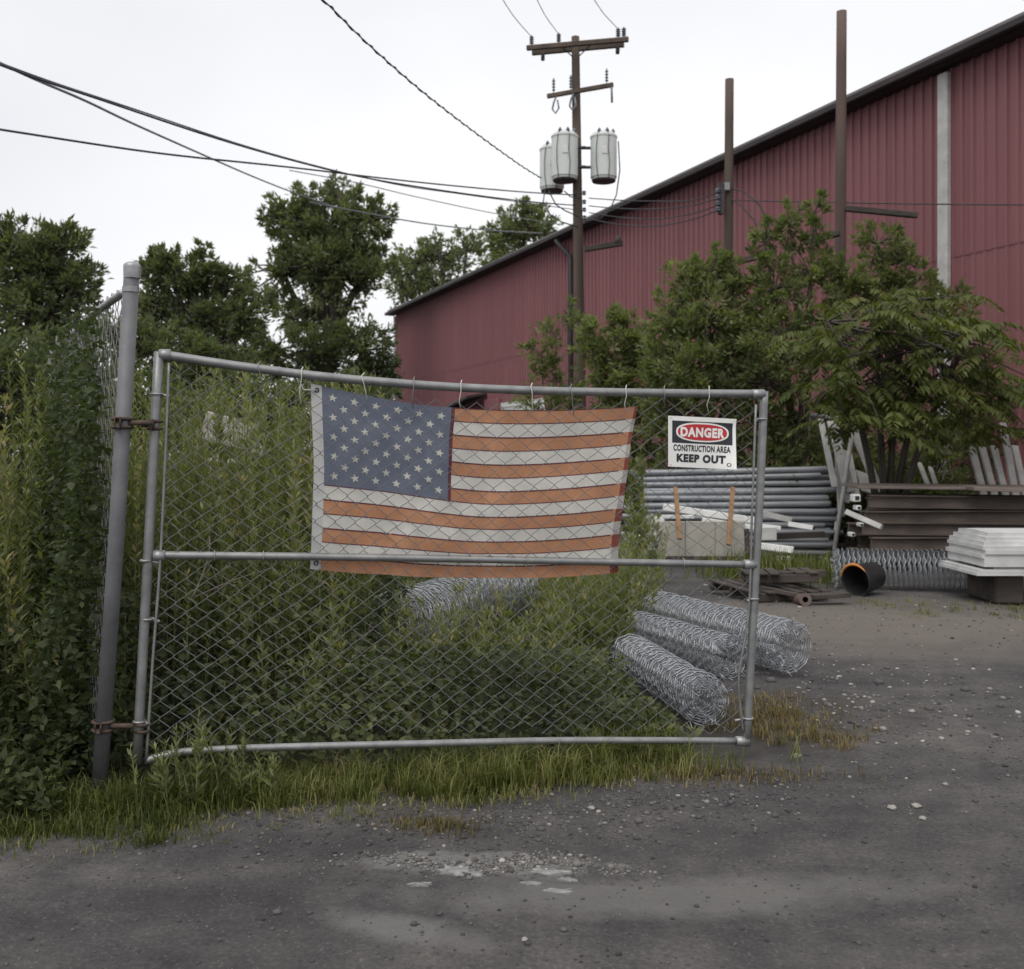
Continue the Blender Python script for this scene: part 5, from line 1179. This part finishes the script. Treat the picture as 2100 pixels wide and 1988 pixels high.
def gravel():
    rng = np.random.default_rng(17); Vs, Fs, As = [], [], []; o = 0
    protos = [rock_mesh(s) for s in range(6)]
    def put(X, Y, s, tone):
        nonlocal o
        for x, y, r, t in zip(X, Y, s, tone):
            v, f = protos[rng.integers(6)]; a = rng.uniform(0, 6.28); c, sn = math.cos(a), math.sin(a)
            w_ = np.stack([v[:, 0] * c - v[:, 1] * sn, v[:, 0] * sn + v[:, 1] * c, v[:, 2]], 1) * r + np.array([x, y, ground_z(x, y) + r * .2])
            Vs.append(w_); Fs.append(f + o); As.append(np.full(12, t)); o += 12
    n = 2800; Y = rng.uniform(2.7, 6.0, n); X = rng.uniform(-.55, .55, n) * Y; k = (Y < 4.35 + (X + 1.577) * GK + rng.uniform(0, .4, n)) | (X > 1.4); X, Y = X[k], Y[k]
    put(X, Y, np.exp(rng.normal(-5.35, .40, len(X))), np.clip(rng.normal(.24, .13, len(X)), 0, 1))
    n = 900; X = rng.normal(2.1, .75, n); Y = rng.normal(6.6, .75, n); k = X > 1.5; X, Y = X[k], Y[k]; put(X, Y, np.exp(rng.normal(-4.8, .5, len(X))), np.clip(rng.normal(.42, .22, len(X)), 0, 1))
    n = 900; X = rng.uniform(.9, 5, n); Y = rng.uniform(7, 12, n); put(X, Y, np.exp(rng.normal(-4.8, .4, n)), np.clip(rng.normal(.4, .22, n), 0, 1))
    n = 1500; X = rng.normal(.3, .8, n); Y = gate_Y(0) + X * GK - .55 + rng.normal(0, .22, n); put(X, Y, np.exp(rng.normal(-5.0, .4, n)), np.clip(rng.normal(.3, .2, n), 0, 1))
    # crumbs of the broken concrete patch
    n = 1300; X = rng.normal(-.02, .26, n); Y = 3.98 + .05 * X + rng.normal(0, .05, n) + .05 * np.sin(X * 9); put(X, Y, np.exp(rng.normal(-5.4, .5, n)), np.clip(rng.normal(.50, .15, n), 0, 1))
    m, n_, bs, _ = new_mat('gravel_stones'); a = n_.nodes.new('ShaderNodeAttribute'); a.attribute_name = 'var'
    r = ramp(n_, a.outputs['Fac'], [(0, (.035, .034, .035)), (.35, (.085, .082, .08)), (.7, (.22, .205, .19)), (1, (.48, .46, .42))]); n_.links.new(r.outputs['Color'], bs.inputs['Base Color']); bs.inputs['Roughness'].default_value = .9
    stuff('gravel', 'loose gravel and crumbs scattered over the asphalt', 'gravel', np.concatenate(Vs), np.concatenate(Fs), np.concatenate(As), m)
gravel()
def stones():
    rg = random.Random(31); mes = []
    for s in range(5):
        v, f = rock_mesh(50 + s, .5); me = bpy.data.meshes.new('pale_stone'); me.from_pydata([tuple(p) for p in v], [], [tuple(q) for q in f]); me.update(); me.materials.append(M['stone']); mes.append(me)
    pts = [(1088, 1597, .028), (1214, 1650, .022), (1228, 1656, .016), (690, 1560, .014), (413, 1685, .016), (1634, 1546, .030), (1638, 1415, .02), (1720, 1385, .022), (1745, 1400, .018), (1790, 1440, .024), (1825, 1405, .018), (1870, 1460, .026), (1840, 1372, .02), (1900, 1395, .016), (1960, 1350, .02), (1770, 1365, .016), (1690, 1440, .018), (1710, 1470, .02), (1830, 1655, .024), (1880, 1650, .028), (1892, 1676, .02), (1985, 1506, .02), (1930, 1520, .018), (1795, 1500, .018), (1447, 1199, .03), (1590, 1238, .035), (1640, 1252, .03), (1075, 1933, .012), (1168, 1745, .012), (910, 1740, .012), (1390, 1630, .014), (1300, 1600, .014)]
    for (x, y, r) in pts:
        Y = gz(y); o = link('pale_stone', mes[rg.randrange(5)], M['stone']); X = (x - CX) / F * Y; o.location = (X, Y, ground_z(X, Y) + r * .25); o.scale = (r, r, r); o.rotation_euler = (0, 0, rg.uniform(0, 6.28))
        tag(o, 'pale loose stone lying on the dark yard surface', 'stone', 'pale stones on the yard')
    # raised white flakes of broken concrete
    for k, (x, y, sx, sy, lab) in enumerate(((935, 1792, .075, .055, 'largest pale concrete chunk breaking through the asphalt in the foreground'), (975, 1797, .035, .03, 'small pale concrete chunk touching the largest one'), (1120, 1785, .09, .03, 'long flat concrete flake right of the largest chunk'), (1165, 1800, .05, .02, 'rightmost thin concrete flake of the broken patch'), (1150, 1826, .07, .022, 'flat concrete flake nearest the camera in the broken patch'), (860, 1822, .05, .02, 'leftmost low concrete flake of the broken patch'), (1090, 1812, .045, .02, 'concrete flake in the middle of the broken patch'))):
        Y = gz(y); X = (x - CX) / F * Y; rr = random.Random(k); n = 23; top, bot = [], []
        for i in range(n):
            q = 2 * math.pi * i / n; s = rr.uniform(.35, 1.2); top.append((sx * s * .9 * math.cos(q), sy * s * .9 * math.sin(q), .001 + rr.uniform(0, .007))); bot.append((sx * s * math.cos(q), sy * s * math.sin(q), -.02))
        m_ = MB(); m_.add(top + bot + [(0, 0, .009)], [(i, (i + 1) % n, 2 * n) for i in range(n)] + [(n + i, n + (i + 1) % n, (i + 1) % n, i) for i in range(n)])
        o = m_.build('concrete_chunk', M['concrete']); o.location = (X, Y, ground_z(X, Y)); tag(o, lab, 'concrete', 'broken concrete in the foreground')
stones()
